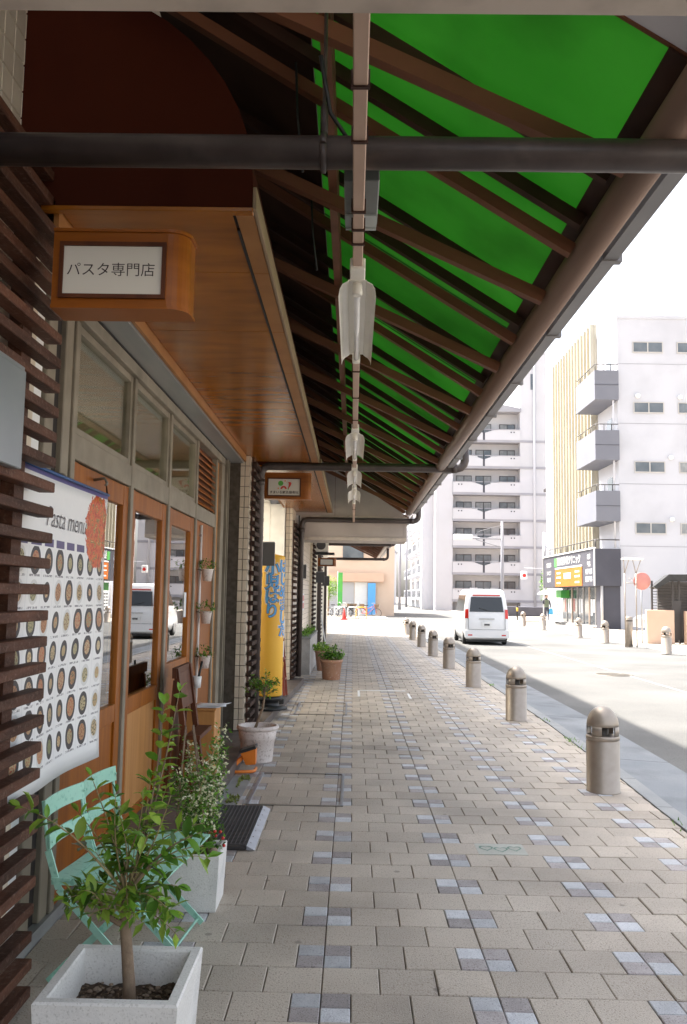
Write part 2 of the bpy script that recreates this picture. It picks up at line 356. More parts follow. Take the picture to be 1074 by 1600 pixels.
def stuff(o): o['kind'] = 'stuff'; return o
def inst(name, me, parent, loc, rot=None, scale=(1, 1, 1), local=False):
    o = bpy.data.objects.new(name, me); C.objects.link(o); o.parent = parent
    p = Vector(loc) if local else Vector(loc)-wloc(parent)
    mt = rot.to_4x4() if rot is not None else Matrix.Identity(4)
    o.matrix_local = Matrix.Translation(p) @ mt @ Matrix.Diagonal((*scale, 1)); return o
def copy_tree(o, parent=None):
    c = o.copy(); C.objects.link(c); c.parent = parent
    for ch in list(o.children): copy_tree(ch, c)
    return c

# lettering: font outlines turned into meshes once
TX = {}
def text(body, size=1, bold=0, line=1.0, shear=0, align='CENTER'):
    cu = bpy.data.curves.new('lettering', 'FONT'); cu.body = body; cu.size = size; cu.offset = bold; cu.align_x = align; cu.align_y = 'CENTER'
    cu.space_line = line; cu.shear = shear; cu.resolution_u = 3; cu.fill_mode = 'FRONT'
    o = bpy.data.objects.new('lettering', cu); C.objects.link(o); bpy.context.view_layer.update()
    me = bpy.data.meshes.new_from_object(o.evaluated_get(bpy.context.evaluated_depsgraph_get()))
    r = ([v.co.copy() for v in me.vertices], [tuple(p.vertices) for p in me.polygons])
    bpy.data.objects.remove(o); bpy.data.curves.remove(cu); bpy.data.meshes.remove(me); return r
def put_text(t, name, mat, parent, loc, right=(1, 0, 0), up=(0, 0, 1), lift=0, wrap=None):
    right = Vector(right); up = Vector(up); nrm = right.cross(up); b = MB(); vs = []
    for p in t[0]:
        if wrap:   # wrap round a vertical drum: wrap = (centre, radius, angle of middle)
            c, r, a = wrap; th = a + p.x/r
            vs.append(Vector((c[0]+(r+lift)*math.cos(th), c[1]+(r+lift)*math.sin(th), loc[2]+p.y)))
        else: vs.append(Vector(loc)+right*p.x+up*p.y+nrm*lift)
    b.add(vs, t[1])
    me = b.mesh(name, mat, wloc(parent)); o = bpy.data.objects.new(name, me); C.objects.link(o); o.parent = parent; return o
T_SHOP = text('パスタ専門店', .0525, .0)
T_CLINIC = text('すまいる鍼灸接骨院', .037, .0006)
T_MENU = text('Pasta menu', .125, -.0012, shear=.4)
T_V1 = [text('小\n児\nは\nり', .19, o, .92) for o in (.02, .009, .004)]
T_V2 = [text('は\nじ\nめ\nま\nし\nた', .17, o, .92) for o in (.017, .0075, .0035)]
T_NEURO = text('脳神経外科クリニック', .55, .006)
T_SMALL = [text(b, .32, .006) for b in ('内科', '外科', '神経内科', '整形外科', '放射線科', 'リハビリ', '駐車場')]

# ------------------------------------------------------------------ ground, road, kerb, pavement
def lerp(tab, y):
    if y <= tab[0][0]: return tab[0][1]
    for (a, b), (c, d) in zip(tab, tab[1:]):
        if y <= c: return b+(d-b)*(y-a)/(c-a)
    return tab[-1][1]
KX = [(-6, 2.0), (5.8, 2.2), (7.4, 2.28), (10.65, 2.38), (19, 2.42), (53, 2.6), (54, 2.6)]
kx = lambda y: lerp(KX, y)
ZR = -.05
g = MB().add([(-900, -300, -.09), (900, -300, -.09), (900, 1200, -.09), (-900, 1200, -.09)], [(0, 1, 2, 3)]); struct(g.build('ground', 'far_paving'))
YS = [-6, 0, 3, 5.8, 7.4, 9, 10.65, 14, 19, 30, 40, 49]
def strip(f0, f1, z0, z1, ys):
    b = MB(); vs = []; fs = []
    for i, y in enumerate(ys):
        vs += [(f0(y), y, z0), (f1(y), y, z1)]
        if i: k = 2*i; fs.append((k-2, k-1, k+1, k))
    return b.add(vs, fs)
road = MB()
road.add([(2.2, -8, ZR), (9.6, -8, ZR), (9.6, 49, ZR), (10.5, 75, ZR), (10.5, 200, ZR), (3, 200, ZR), (2.5, 60, ZR), (2.2, 49, ZR)], [(0, 1, 2, 3, 4, 5, 6, 7)])
road.add([(-40, 49.5, ZR-.004), (60, 49.5, ZR-.004), (60, 57.5, ZR-.004), (-40, 57.5, ZR-.004)], [(0, 1, 2, 3)])
struct(road.build('road', 'asphalt'))
line = MB()
line.box(5.66, 5.72, 3, 46, ZR-.02, ZR+.004)
struct(line.build('road_marking', 'road_paint'))
# gutter slabs and kerb stones, each a piece of its own
gut = struct(bpy.data.objects.new('gutter', None)); C.objects.link(gut)
y = 2.5; i = 0
while y < 48:
    L = 2.95; y1 = y+L-.012
    b = MB(); vs = []; ys = [y, (y+y1)/2, y1]
    for q in ys: vs += [(kx(q)+.142, q, -.012), (kx(q)+.74, q, ZR+.006), (kx(q)+.74, q, -.1), (kx(q)+.142, q, -.1)]
    fs = []
    for k in (0, 4): fs += [(k+a, k+(a+1) % 4, k+4+(a+1) % 4, k+4+a) for a in range(4)]
    b.add(vs, fs+[(0, 1, 2, 3), (8, 9, 10, 11)]); b.build('gutter_slab', 'gutter', gut); y += L
kb = struct(bpy.data.objects.new('kerb', None)); C.objects.link(kb)
y = 2.5
while y < 49:
    L = .98; y1 = y+L-.008; b = MB(); vs = []
    for q in (y, y1): vs += [(kx(q)+.004, q, .006), (kx(q)+.125, q, .004), (kx(q)+.138, q, -.008), (kx(q)+.138, q, -.15), (kx(q)+.004, q, -.15)]
    b.add(vs, [(a, (a+1) % 5, 5+(a+1) % 5, 5+a) for a in range(5)]+[(0, 1, 2, 3, 4), (5, 6, 7, 8, 9)])
    b.build('kerb_stone', 'kerb', kb); y += L

side = struct(bpy.data.objects.new('sidewalk', None)); C.objects.link(side)
strip(lambda y: -1.6, kx, -.012, -.012, YS).build('joint_bed', 'joint', side)
T = .2235; X1 = -.0957; Y0 = 3.2814
def paver_mesh(wx, wy, mat):
    b = MB(); h = .05; c = .0035
    b.add([(-wx/2, -wy/2, -h), (wx/2, -wy/2, -h), (wx/2, wy/2, -h), (-wx/2, wy/2, -h),
           (-wx/2, -wy/2, -c), (wx/2, -wy/2, -c), (wx/2, wy/2, -c), (-wx/2, wy/2, -c),
           (-wx/2+c, -wy/2+c, 0), (wx/2-c, -wy/2+c, 0), (wx/2-c, wy/2-c, 0), (-wx/2+c, wy/2-c, 0)],
          [(0, 1, 5, 4), (1, 2, 6, 5), (2, 3, 7, 6), (3, 0, 4, 7), (4, 5, 9, 8), (5, 6, 10, 9), (6, 7, 11, 10), (7, 4, 8, 11), (8, 9, 10, 11)])
    return b
J = .0019
pv_me = paver_mesh(T-2*J, T-2*J, 'paver').mesh('paver', 'paver')
al_me = paver_mesh(T/2-2*J, T/2-2*J, 'x').mesh('accent_block', 'accent_light')
ad_me = paver_mesh(T/2-2*J, T/2-2*J, 'x').mesh('accent_block', 'accent_dark')
far_p, far_l, far_d = MB(), MB(), MB()
cnt = {'p': 0, 'a': 0}
HEART = (X1+3*T*1+1.5*T, Y0+2*T*4+T)     # where the tile with hearts lies
def left_edge(y): return -1.32 if y < 5.0 else lerp([(5.0, -1.03), (8.2, -1.06), (8.5, -1.0), (14, -.83), (50, -.75)], y)
def lay(x, y, wd, me, acc, kind, name):
    xr = kx(y)
    if x-wd/2 > xr-.02 or x+wd/2 < left_edge(y)-.1: return
    dz = R.uniform(-.0022, .0022)-(.004 if R.random() < .02 else 0)
    inside = abs(x) < .41*y+.05 and y > 2.75
    trim = x+wd/2 > xr
    tot = cnt[kind]
    if inside and tot < (300 if kind == 'p' else 296) and not trim:
        cnt[kind] += 1
        rot = Matrix.Rotation(R.uniform(-.004, .004), 3, 'Z') @ Matrix.Rotation(R.uniform(-.007, .007), 3, 'X') @ Matrix.Rotation(R.uniform(-.007, .007), 3, 'Y')
        inst(name, me, side, (x, y, dz), rot)
    else:
        x0, x1 = x-wd/2+J, min(x+wd/2-J, xr-.004); hh = (T if wd > .15 else T/2)/2-J; c = .003
        t1, t2 = R.uniform(-.0008, .0008), R.uniform(-.0008, .0008)
        acc.add([(x0, y-hh, -.012), (x1, y-hh, -.012), (x1, y+hh, -.012), (x0, y+hh, -.012), (x0+c, y-hh+c, dz+t1), (x1-c, y-hh+c, dz+t2), (x1-c, y+hh-c, dz-t1), (x0+c, y+hh-c, dz-t2)],
                [(0, 1, 5, 4), (1, 2, 6, 5), (2, 3, 7, 6), (3, 0, 4, 7), (4, 5, 6, 7)])
for r in range(-5, 206):
    yc = Y0+r*T
    for j in range(-3, 6):
        xl = X1+3*T*j
        if r % 2 == 0:
            for dx, dy, lt in ((-1, 1, 1), (1, 1, 0), (-1, -1, 0), (1, -1, 1)):
                lay(xl+dx*T/4, yc+dy*T/4, T/2, al_me if lt else ad_me, far_l if lt else far_d, 'a', 'accent_block')
            for k in (1, 2): lay(xl+k*T, yc, T, pv_me, far_p, 'p', 'paver')
        else:
            for k in (.5, 1.5, 2.5):
                lay(xl+k*T, yc, T, pv_me, far_p, 'p', 'paver')
stuff(far_p.build('far_pavers', 'paver', side)); stuff(far_l.build('far_pale_blocks', 'accent_light', side)); stuff(far_d.build('far_dark_blocks', 'accent_dark', side))
# hearts printed on one tile
hb = MB()
MB().box(HEART[0]-.145, HEART[0]+.145, HEART[1]-T/2+.004, HEART[1]+T/2-.004, -.005, .0025).build('heart_tile', 'heart_tile', side)
for cx, s in ((-.085, 1), (0.0, -1), (.085, 1)):
    pts = []
    for k in range(28):
        t = 2*math.pi*k/28; hx = 16*math.sin(t)**3; hy = 13*math.cos(t)-5*math.cos(2*t)-2*math.cos(3*t)-math.cos(4*t)
        pts.append((.0027*hx, .0036*hy))
    hx0, hy0 = HEART[0]+cx, HEART[1]+(.01 if s > 0 else -.012)
    o = len(hb.v)
    for px, py in pts: hb.v.append(Vector((hx0+px, hy0+py, .004))); hb.v.append(Vector((hx0+px*.74, hy0+py*.74, .004)))
    for k in range(28): a, c = o+2*k, o+2*((k+1) % 28); hb.f.append((a, c, c+1, a+1)); hb.sm.append(False)
hb.build('heart_print', 'mark_green', side)
# pale survey mark painted on the pavers
pmk = MB()
for x0, x1, y0, y1 in ((.13, .86, 13.72, 13.79), (.10, .135, 12.9, 13.7), (.86, .895, 12.75, 13.4)): pmk.box(x0, x1, y0, y1, -.01, .005)
pmk.build('chalk_mark', 'white', side)

# inspection covers set into the pavement (frame of steel angle round pavers)
def cover(label, x0, x1, y0, y1):
    t = thing('inspection_cover', label, 'cover', (x0, y0, 0), 'paved inspection covers')
    b = MB(); w_ = .022
    MB().box(x0, x1, y0, y0+.012, -.01, .006).build('frame_bar', 'iron', t); MB().box(x0, x1, y1-.012, y1, -.01, .006).build('frame_bar', 'iron', t)
    MB().box(x1-w_, x1, y0+.013, y1-.013, -.01, .009).build('lifting_edge', 'mat_edge', t)
    MB().box(x0, x0+w_, y0+.013, y1-.013, -.01, .009).build('lifting_edge', 'mat_edge', t)
cover('near paved inspection cover with steel edge beside the black mat', -.74, -.045, 6.25, 7.35)
cover('farther paved inspection cover with bright edge beyond the round white pot', -.72, -.05, 10.9, 12.1)
# gap between step and paving with moss
MB().box(-.96, -.80, 5.95, 7.2, -.03, .004).build('drain_strip', 'sill', side)
b = MB()
for k in range(420):
    y = 5.95+1.25*R.random()**.8; x = -.80-.085*R.random()-.01*math.sin(y*9); h = R.uniform(.004, .022)
    if mnoise.noise(Vector((x*9, y*4, 0))) < -.1: continue
    a = R.random()*6.28; b.add([(x+.012*math.cos(a), y+.012*math.sin(a), .004), (x-.012*math.cos(a), y-.012*math.sin(a), .004), (x+R.uniform(-.01, .01), y+R.uniform(-.01, .01), .004+h)], [(0, 1, 2)])
o = stuff(b.build('moss', 'moss')); tag(o, 'green moss growing along the drain strip beside the step', 'moss')
# weeds along the kerb
b = MB()
for wy, n_ in ((8.9, 16), (9.3, 26), (12.3, 14), (14.9, 26), (10.8, 10), (5.9, 8)):
    for k in range(n_):
        x = kx(wy)+R.uniform(-.05, .06); y = wy+R.uniform(-.16, .16); a = R.random()*6.28; h = R.uniform(.012, .04); s = .006
        b.add([(x-s*math.sin(a), y+s*math.cos(a), .002), (x+s*math.sin(a), y-s*math.cos(a), .002), (x+h*.7*math.cos(a), y+h*.7*math.sin(a), h)], [(0, 1, 2)])
o = stuff(b.build('weeds', 'leaf')); tag(o, 'small green weeds sprouting along the kerb joint', 'weeds')
# manhole in the road
t = thing('manhole_cover', 'round iron manhole cover in the sunlit road', 'manhole', (5.42, 18, ZR))
MB().lathe([(.40, -.01), (.40, .008), (.36, .008), (.355, .003)], 40, (5.42, 18, ZR)).build('ring', 'iron', t)
b = MB().lathe([(.352, -.01), (.352, .007), (0, .007)], 40, (5.42, 18, ZR))
for k in range(-6, 7):
    h = math.sqrt(max(0, .33**2-(k*.05)**2)); b.box(5.42-h, 5.42+h, 18+k*.05-.012, 18+k*.05+.012, ZR+.006, ZR+.012)
b.build('lid', 'iron', t)
# far side pavement
fs = MB(); fs.box(9.7, 60, -8, 49, -.3, -.03); fs.box(11.2, 60, 58, 140, -.3, -.02)
struct(fs.build('far_sidewalk', 'far_paving'))
fk = MB(); fk.box(9.55, 9.69, -8, 49, -.3, -.025); struct(fk.build('far_kerb', 'kerb'))
cs = MB(); cs.box(-40, 2.45, 58, 66, -.3, -.02); struct(cs.build('corner_pavement', 'far_paving'))

# ------------------------------------------------------------------ the arcade building on the left
bld = thing('arcade_building', 'long pale building over the shops on the left of the arcade', 'building', (-1.4, 3, 0))
MB().box(-9, -.95, -4, 34, 4.32, 9.75).build('upper_wall', 'upper', bld)
MB().box(-9, -1.5, -4, 1.2, -.1, 4.3).build('end_wall', 'upper', bld)
MB().box(-9, -1.45, 3.0, 34, 3.06, 4.3).build('floor_slab', 'upper', bld)
# rooms behind the shop fronts
def room(y0, y1, x0, xf, mat, zc=2.93):
    MB().box(x0, xf, y0, y1, -.1, .06).build('room_floor', 'stone', bld)
    MB().box(x0-.1, x0, y0, y1, .06, zc).build('room_wall', mat, bld)
    MB().box(x0, xf, y0-.12, y0-.004, .06, zc).build('room_wall', mat, bld)
    MB().box(x0, xf, y1+.004, y1+.12, .06, zc).build('room_wall', mat, bld)
    MB().box(x0, xf, y0, y1, zc, zc+.1).build('room_ceiling', mat, bld)
room(3.42, 8.75, -5.5, -1.46, 'inner_wall')
room(10.2, 14.0, -4.5, -1.38, 'inner_white', 3.0)
b = MB()
for y in (10.9, 12.0, 13.0):
    for x in (-1.75, -2.6): b.lathe([(.07, 2.995), (.07, 2.985), (0, 2.985)], 16, (x, y, 0))
o = b.build('downlight', 'downlight', bld)
# tiled piers
def tiled(parent, rects, mw, mh, limit=300, seed=1):
    """rects: (origin, u vector, v vector) faces; tile pieces mw by mh on them"""
    pieces = []
    for (o, u, v) in rects:
        o, u, v = Vector(o), Vector(u), Vector(v); n = u.cross(v).normalized(); nu = max(1, round(u.length/mw)); nv = max(1, round(v.length/mh))
        for a in range(nu):
            for c in range(nv): pieces.append((o+u*((a+.5)/nu)+v*((c+.5)/nv), u.normalized(), v.normalized(), n, u.length/nu, v.length/nv))
    pieces.sort(key=lambda p: (p[0]-Vector((-.9, 3.2, 2.0))).length)
    me = {}; rest = MB()
    for k, (p, u, v, n, du, dv) in enumerate(pieces):
        key = (round(du, 4), round(dv, 4))
        if k < limit:
            if key not in me:
                b = MB(); hx, hy, c = du/2-.0025, dv/2-.0025, .002
                b.add([(-hx, -hy, 0), (hx, -hy, 0), (hx, hy, 0), (-hx, hy, 0), (-hx+c, -hy+c, .006), (hx-c, -hy+c, .006), (hx-c, hy-c, .006), (-hx+c, hy-c, .006)],
                      [(0, 1, 5, 4), (1, 2, 6, 5), (2, 3, 7, 6), (3, 0, 4, 7), (4, 5, 6, 7)])
                me[key] = b.mesh('tile', 'tile')
            rot = Matrix((u, v, n)).transposed()
            inst('tile', me[key], parent, p+n*R.uniform(-.0008, .0008), rot @ Matrix.Rotation(R.uniform(-.004, .004), 3, 'Y'))
        else:
            hx, hy = du/2-.0025, dv/2-.0025
            q = [p+u*a*hx+v*c_*hy for a, c_ in ((-1, -1), (1, -1), (1, 1), (-1, 1))]; m = [x+n*.006 for x in [p+u*a*(hx-.002)+v*c_*(hy-.002) for a, c_ in ((-1, -1), (1, -1), (1, 1), (-1, 1))]]
            rest.add(q+m, [(0, 1, 5, 4), (1, 2, 6, 5), (2, 3, 7, 6), (3, 0, 4, 7), (4, 5, 6, 7)])
    if rest.v: stuff(rest.build('small_tiles', 'tile', parent))
p1 = MB().box(-1.5, -1.30, 1.2, 3.36, -.05, 4.3).build('pier', 'grout', bld)
tiled(p1, [((-1.3, 1.8, 0), (0, 1.56, 0), (0, 0, 4.25))], .092, .105)
p2 = MB().box(-1.6, -1.105, 8.92, 10.1, .0, 3.0).build('pier', 'grout', bld)
tiled(p2, [((-1.205, 8.92, .1), (.1, 0, 0), (0, 0, 2.85)), ((-1.105, 8.92, .1), (0, 1.18, 0), (0, 0, 2.85))], .05, .11, 120)
p3 = MB().box(-1.6, -1.02, 14.18, 15.6, .0, 3.0).build('pier', 'grout', bld)
tiled(p3, [((-1.13, 14.18, .1), (.11, 0, 0), (0, 0, 2.85)), ((-1.02, 14.18, .1), (0, 1.4, 0), (0, 0, 2.85))], .055, .11, 0)
p4 = MB().box(-1.6, -1.0, 15.9, 19.6, .0, 3.2).build('pier', 'grout', bld)
tiled(p4, [((-1.0, 15.9, .1), (0, 3.7, 0), (0, 0, 3.0))], .1, .1, 0)
MB().box(-1.7, -1.14, 14.02, 14.172, .1, 2.98).build('jamb', 'inner_white', bld)
MB().box(-2.5, -.98, 19.6, 34, 0, 4.3).build('shop_wall', 'inner_wall', bld)
p5 = MB().box(-.978, -.93, 19.62, 20.6, .0, 3.0).build('pier', 'grout', bld)
tiled(p5, [((-.978, 19.62, .1), (.048, 0, 0), (0, 0, 2.85))], .05, .1, 0)
# stone step along the shop fronts
st = thing('shop_step', 'dark stone step running along the shop fronts', 'step', (-1.1, 8, 0))
MB().box(-1.62, -.955, 5.02, 8.28, -.05, .10, .006).build('tread', 'step_stone', st)
b = MB(); b.poly([(-1.62, 8.29, -.05), (-1.0, 8.29, -.05), (-.80, 14.6, -.05), (-1.62, 14.6, -.05)], (0, 0, .145)); b.build('tread', 'step_stone', st)
b = MB().box(-1.62, -1.34, 3.4, 5.0, -.05, .05); b.build('tread', 'sill', st)

# slatted timber screens in front of the piers
slat_me = {}
def screen(label, y0, y1, xo, z0, z1, step, th, dp, mat='slat', posts=(), xpost=None):
    t = thing('slat_screen', label, 'screen', (xo, y1, 0), 'timber slat screens')
    key = (round(y1-y0, 3), th, dp, mat)
    if key not in slat_me: slat_me[key] = MB().box(-dp, 0, y0-y1, 0, -th/2, th/2, .003).mesh('slat', mat)
    z = z0; k = 0
    while z < z1:
        inst('slat', slat_me[key], t, (xo+R.uniform(-.002, .002), y1+R.uniform(-.006, .006), z), Matrix.Rotation(R.uniform(-.003, .003), 3, 'Y') @ Matrix.Rotation(R.uniform(-.002, .002), 3, 'X'))
        z += step; k += 1
    for py in posts: MB().box(xo-dp-.05, xo-dp+.002, py-.045, py+.045, 0, z1+.02).build('post', 'slat', t)
    return t
screen('big reddish timber slat screen at the near left', 1.2, 3.26, -1.155, .04, 3.1, .0975, .038, .062, posts=(3.06, 2.0))
screen('dark timber slat screen beside the drain pipe and yellow banner', 8.95, 9.78, -1.035, .14, 2.95, .105, .045, .05, 'slat_grey', posts=(9.1,))
screen('dark slat screen at the third tiled pier behind the farther pipe', 14.2, 15.7, -.945, .14, 2.72, .105, .045, .055, 'slat_grey', posts=(14.35,))
screen('distant slat screen beside the hanging air conditioner', 19.6, 20.9, -.885, .1, 2.7, .105, .045, .05, 'slat_grey', posts=(19.7,))
screen('farthest slat screen at the end of the arcade', 23.6, 25.2, -.885, .1, 2.7, .105, .045, .05, 'slat_grey', posts=(23.7,))
# grey plates fixed to the screens
def plate(label, x0, x1, y0, y1, z0, z1, mat='plate', grp=None):
    t = thing('blank_sign_plate', label, 'sign', (x0, y0, z0), grp)
    MB().box(x0, x1, y0, y1, z0, z1, .004).build('panel', mat, t)
    b = MB(); b.box(x0+.004, x1-.004, y0+.006, y1-.006, z1-.0005, z1+.012); b.build('top_edge', 'plate_metal', t)
plate('blank grey metal plate on the near slat screen', -1.15, -1.115, 2.2, 2.82, 1.90, 2.235, 'plate_metal')
plate('blank dark grey projecting sign in front of the yellow banner', -1.15, -.955, 10.36, 10.42, 1.84, 2.12)
plate('blank grey projecting sign on the third tiled pier', -.99, -.83, 15.2, 15.26, 1.78, 2.02)
plate('small blank grey sign on the distant slat screen', -.87, -.67, 20.2, 20.25, 1.78, 2.03)
plate('smallest blank dark sign at the far end of the arcade', -.86, -.66, 24.2, 24.25, 1.75, 2.02)

# ------------------------------------------------------------------ pasta shop front
XD = -1.33
sf = thing('glazed_shopfront', 'wood and glass pasta shop front with beige steel mullions', 'shop front', (XD, 6, 0))
BY = [3.98, 5.08, 6.12, 7.19, 8.2]
for y in BY: MB().box(XD-.075, XD+.0, y-.028, y+.028, .06, 2.79, .004).build('mullion', 'steel_frame', sf)
MB().box(XD-.09, XD+.02, 3.42, 8.56, 2.79, 2.86, .004).build('header', 'steel_frame', sf)
MB().box(XD-.11, XD+.012, 8.42, 8.60, .1, 2.79, .004).build('end_post', 'steel_frame', sf)
MB().box(XD-.11, XD-.02, 8.602, 8.92, .1, 2.95).build('shutter_guide', 'dark_gap', sf)
MB().box(XD-.02, XD+.03, 8.66, 8.70, .1, 2.9).build('guide_rail', 'steel_frame', sf)
MB().box(XD-.02, XD+.03, 8.78, 8.82, .1, 2.9).build('guide_rail', 'steel_frame', sf)
MB().box(XD-.07, XD-.01, 3.62, 3.72, .06, 2.79, .004).build('mullion', 'steel_frame', sf)
MB().box(XD-.07, XD-.01, 3.84, 3.94, .06, 2.79, .004).build('mullion', 'steel_frame', sf)
MB().box(XD-.06, XD-.03, 3.38, 3.61, .06, 2.79).build('side_panel', 'white', sf)
MB().box(XD-.055, XD-.035, 3.722, 3.838, .06, 2.79).build('slot_panel', 'dark_gap', sf)
b = MB().lathe([(.0, -.012), (.05, -.012), (.05, .012), (0, .012)], 10, (XD+.0, 3.83, 1.98), axis='x'); b.build('rusty_hinge', 'iron', sf)
MB().box(XD-.085, XD+.006, 3.42, 8.42, .0, .058).build('sill', 'sill', sf)
for i in range(4):
    y0, y1 = BY[i]+.03, BY[i+1]-.03
    MB().box(XD-.07, XD-.004, y0, y1, 2.125, 2.25, .004).build('transom_rail', 'steel_frame', sf)
    if i < 3:
        tw = MB(); tw.box(XD-.06, XD-.015, y0, y0+.045, 2.252, 2.788); tw.box(XD-.06, XD-.015, y1-.045, y1, 2.252, 2.788)
        tw.box(XD-.058, XD-.016, y0+.046, y1-.046, 2.252, 2.285); tw.box(XD-.058, XD-.016, y0+.046, y1-.046, 2.75, 2.788)
        q = tw.build('transom_window', 'steel_frame', sf)
        MB().box(XD-.042, XD-.036, y0+.044, y1-.044, 2.28, 2.755).build('pane', 'glass_street', q)
    else:
        q = MB().box(XD-.06, XD-.05, y0, y1, 2.252, 2.788).build('louvre_panel', 'door_dark', sf)
        for k in range(9): MB().bar((XD-.03, y0, 2.29+k*.056), (XD-.03, y1, 2.29+k*.056), .045, .012, (1, 0, .9)).build('louvre', 'door_wood', q)
def door(y0, y1, low, stile=.095, pane_z=(.86, 2.0), mat='door_wood', label=None):
    d = MB()
    d.box(XD-.062, XD-.016, y0, y0+stile, .062, 2.12, .003); d.box(XD-.062, XD-.016, y1-stile, y1, .062, 2.12, .003)
    d.box(XD-.06, XD-.018, y0+stile+.001, y1-stile-.001, pane_z[1], 2.118, .003); d.box(XD-.06, XD-.018, y0+stile+.001, y1-stile-.001, pane_z[0]-.10, pane_z[0], .003)
    d.box(XD-.06, XD-.018, y0+stile+.001, y1-stile-.001, .064, .16, .003)
    o = d.build('door', mat, sf)
    if label: o['label'] = label
    MB().box(XD-.043, XD-.037, y0+stile, y1-stile, pane_z[0], pane_z[1]).build('pane', 'glass_clear', o)
    MB().box(XD-.05, XD-.03, y0+stile, y1-stile, .16, pane_z[0]-.10).build('lower_panel', low, o)
door(BY[0]+.032, BY[1]-.032, 'door_wood', .10)
door(BY[1]+.032, BY[2]-.032, 'door_light', .11, mat='door_wood', label='wooden door with a pale lower panel')
door(BY[2]+.032, BY[3]-.032, 'door_wood', .13, (.98, 2.0))
q = MB().box(XD-.06, XD-.02, BY[3]+.03, BY[4]-.03, .1, 2.122).build('wood_panel', 'door_wood', sf)
MB().box(XD-.06, XD-.02, BY[4]+.03, 8.42, .1, 2.788).build('wood_panel', 'door_light', sf)
# steel shutter slot and timber trim under the soffit
MB().box(XD+.022, XD+.16, 3.13, 8.95, 2.87, 2.90).build('shutter_slot', 'steel_slot', sf)
MB().box(XD-.09, XD+.02, 3.13, 8.95, 2.862, 2.945).build('slot_back', 'dark_gap', sf)
MB().box(XD+.165, XD+.185, 3.13, 8.95, 2.885, 2.945).build('slot_lip', 'varnish_edge', sf)
# inside the shop: counter seen through the glass, and a lamp added to brighten the room
it = thing('shop_counter', 'pale counter seen dimly through the pasta shop glass', 'counter', (-3.4, 6, .06))
MB().box(-3.7, -3.1, 4.4, 8.2, .06, 1.0, .01).build('front', 'door_light', it); MB().box(-3.75, -3.05, 4.35, 8.25, 1.0, 1.05, .01).build('top', 'inner_wall', it)
it = thing('added_ceiling_lamp', 'added ceiling lamp brightening the pasta shop behind the transoms', 'lamp', (-2.6, 6.4, 2.8))
MB().box(-2.7, -2.5, 5.6, 7.2, 2.86, 2.925, .01).build('case', 'lamp_white', it); MB().box(-2.68, -2.52, 5.64, 7.16, 2.85, 2.8595).build('diffuser', 'added_lamp_glow', it)
it = thing('shop_table', 'small table standing inside the pasta shop', 'table', (-2.2, 5.6, .06))
MB().box(-2.5, -1.9, 5.2, 6.0, .72, .76, .008).build('tabletop', 'door_light', it)
for x in (-2.45, -1.95):
    for y in (5.25, 5.95): MB().box(x-.02, x+.02, y-.02, y+.02, .06, .72).build('leg', 'door_dark', it)

# ------------------------------------------------------------------ timber bulkheads over the shops
def bulkhead(label, y0, y1, xo, zb, seams, end=True):
    t = thing('shop_bulkhead', label, 'bulkhead', (xo, y0, zb), 'varnished timber bulkheads')
    ys = [y0]+seams+[y1]
    xi = -1.145
    for a, c in zip(ys, ys[1:]):
        MB().box(xi, xo-.085, a+.0025, c-.0025, zb, zb+.02, .0015).build('soffit_board', 'varnish', t)
        MB().box(xo-.072, xo-.002, a+.002, c-.002, zb-.004, zb+.02, .0015).build('edge_board', 'varnish_edge', t)
    MB().box(xi, xo-.002, y0+.035, y1, zb+.008, zb+.04).build('backing', 'dark_gap', t)
    MB().box(-1.16, -1.147, y0, y1, zb-.012, zb+.02).build('inner_trim', 'varnish_edge', t)
    MB().box(xo, xo+.014, y0, y1, zb-.006, zb+.08, .002).build('side_fascia', 'fascia_side', t)
    MB().box(xo-.084, xo-.0735, y0+.2, y1-.02, zb-.006, zb+.006).build('groove_strip', 'dark_gap', t)
    if end:
        pts = [(-1.3, y0, zb-.002), (xo, y0, zb-.002), (xo, y0, zb+.08)]
        for k in range(1, 13):
            a = rad(90)*k/12; pts.append((-1.3+(xo+1.3)*math.cos(a), y0, zb+.08+.84*math.sin(a)))
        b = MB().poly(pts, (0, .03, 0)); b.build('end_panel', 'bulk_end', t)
        MB().box(-1.2, xo+.002, y0-.006, y0+.032, zb-.02, zb-.0025, .002).build('end_trim', 'varnish', t)
    # curved cover over the top
    b = MB(); vs = []; n = 12
    for k in range(n+1):
        a = rad(90)*k/n; x = -1.3+(xo+1.3)*math.cos(a); z = zb+.08+.84*math.sin(a); vs += [(x-.004, y0+.03, z), (x-.004, y1, z)]
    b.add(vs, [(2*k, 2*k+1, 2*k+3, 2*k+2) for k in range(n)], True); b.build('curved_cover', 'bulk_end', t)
    return t
bulkhead('long varnished timber bulkhead with glossy soffit over the pasta shop', 3.09, 9.3, -.40, 2.95, [3.75, 4.62, 5.5, 6.4, 7.3, 8.3])
bulkhead('second varnished timber bulkhead over the clinic beyond the first pipe', 9.42, 14.86, -.385, 2.93, [10.4, 11.3, 12.2, 13.1, 14.0])
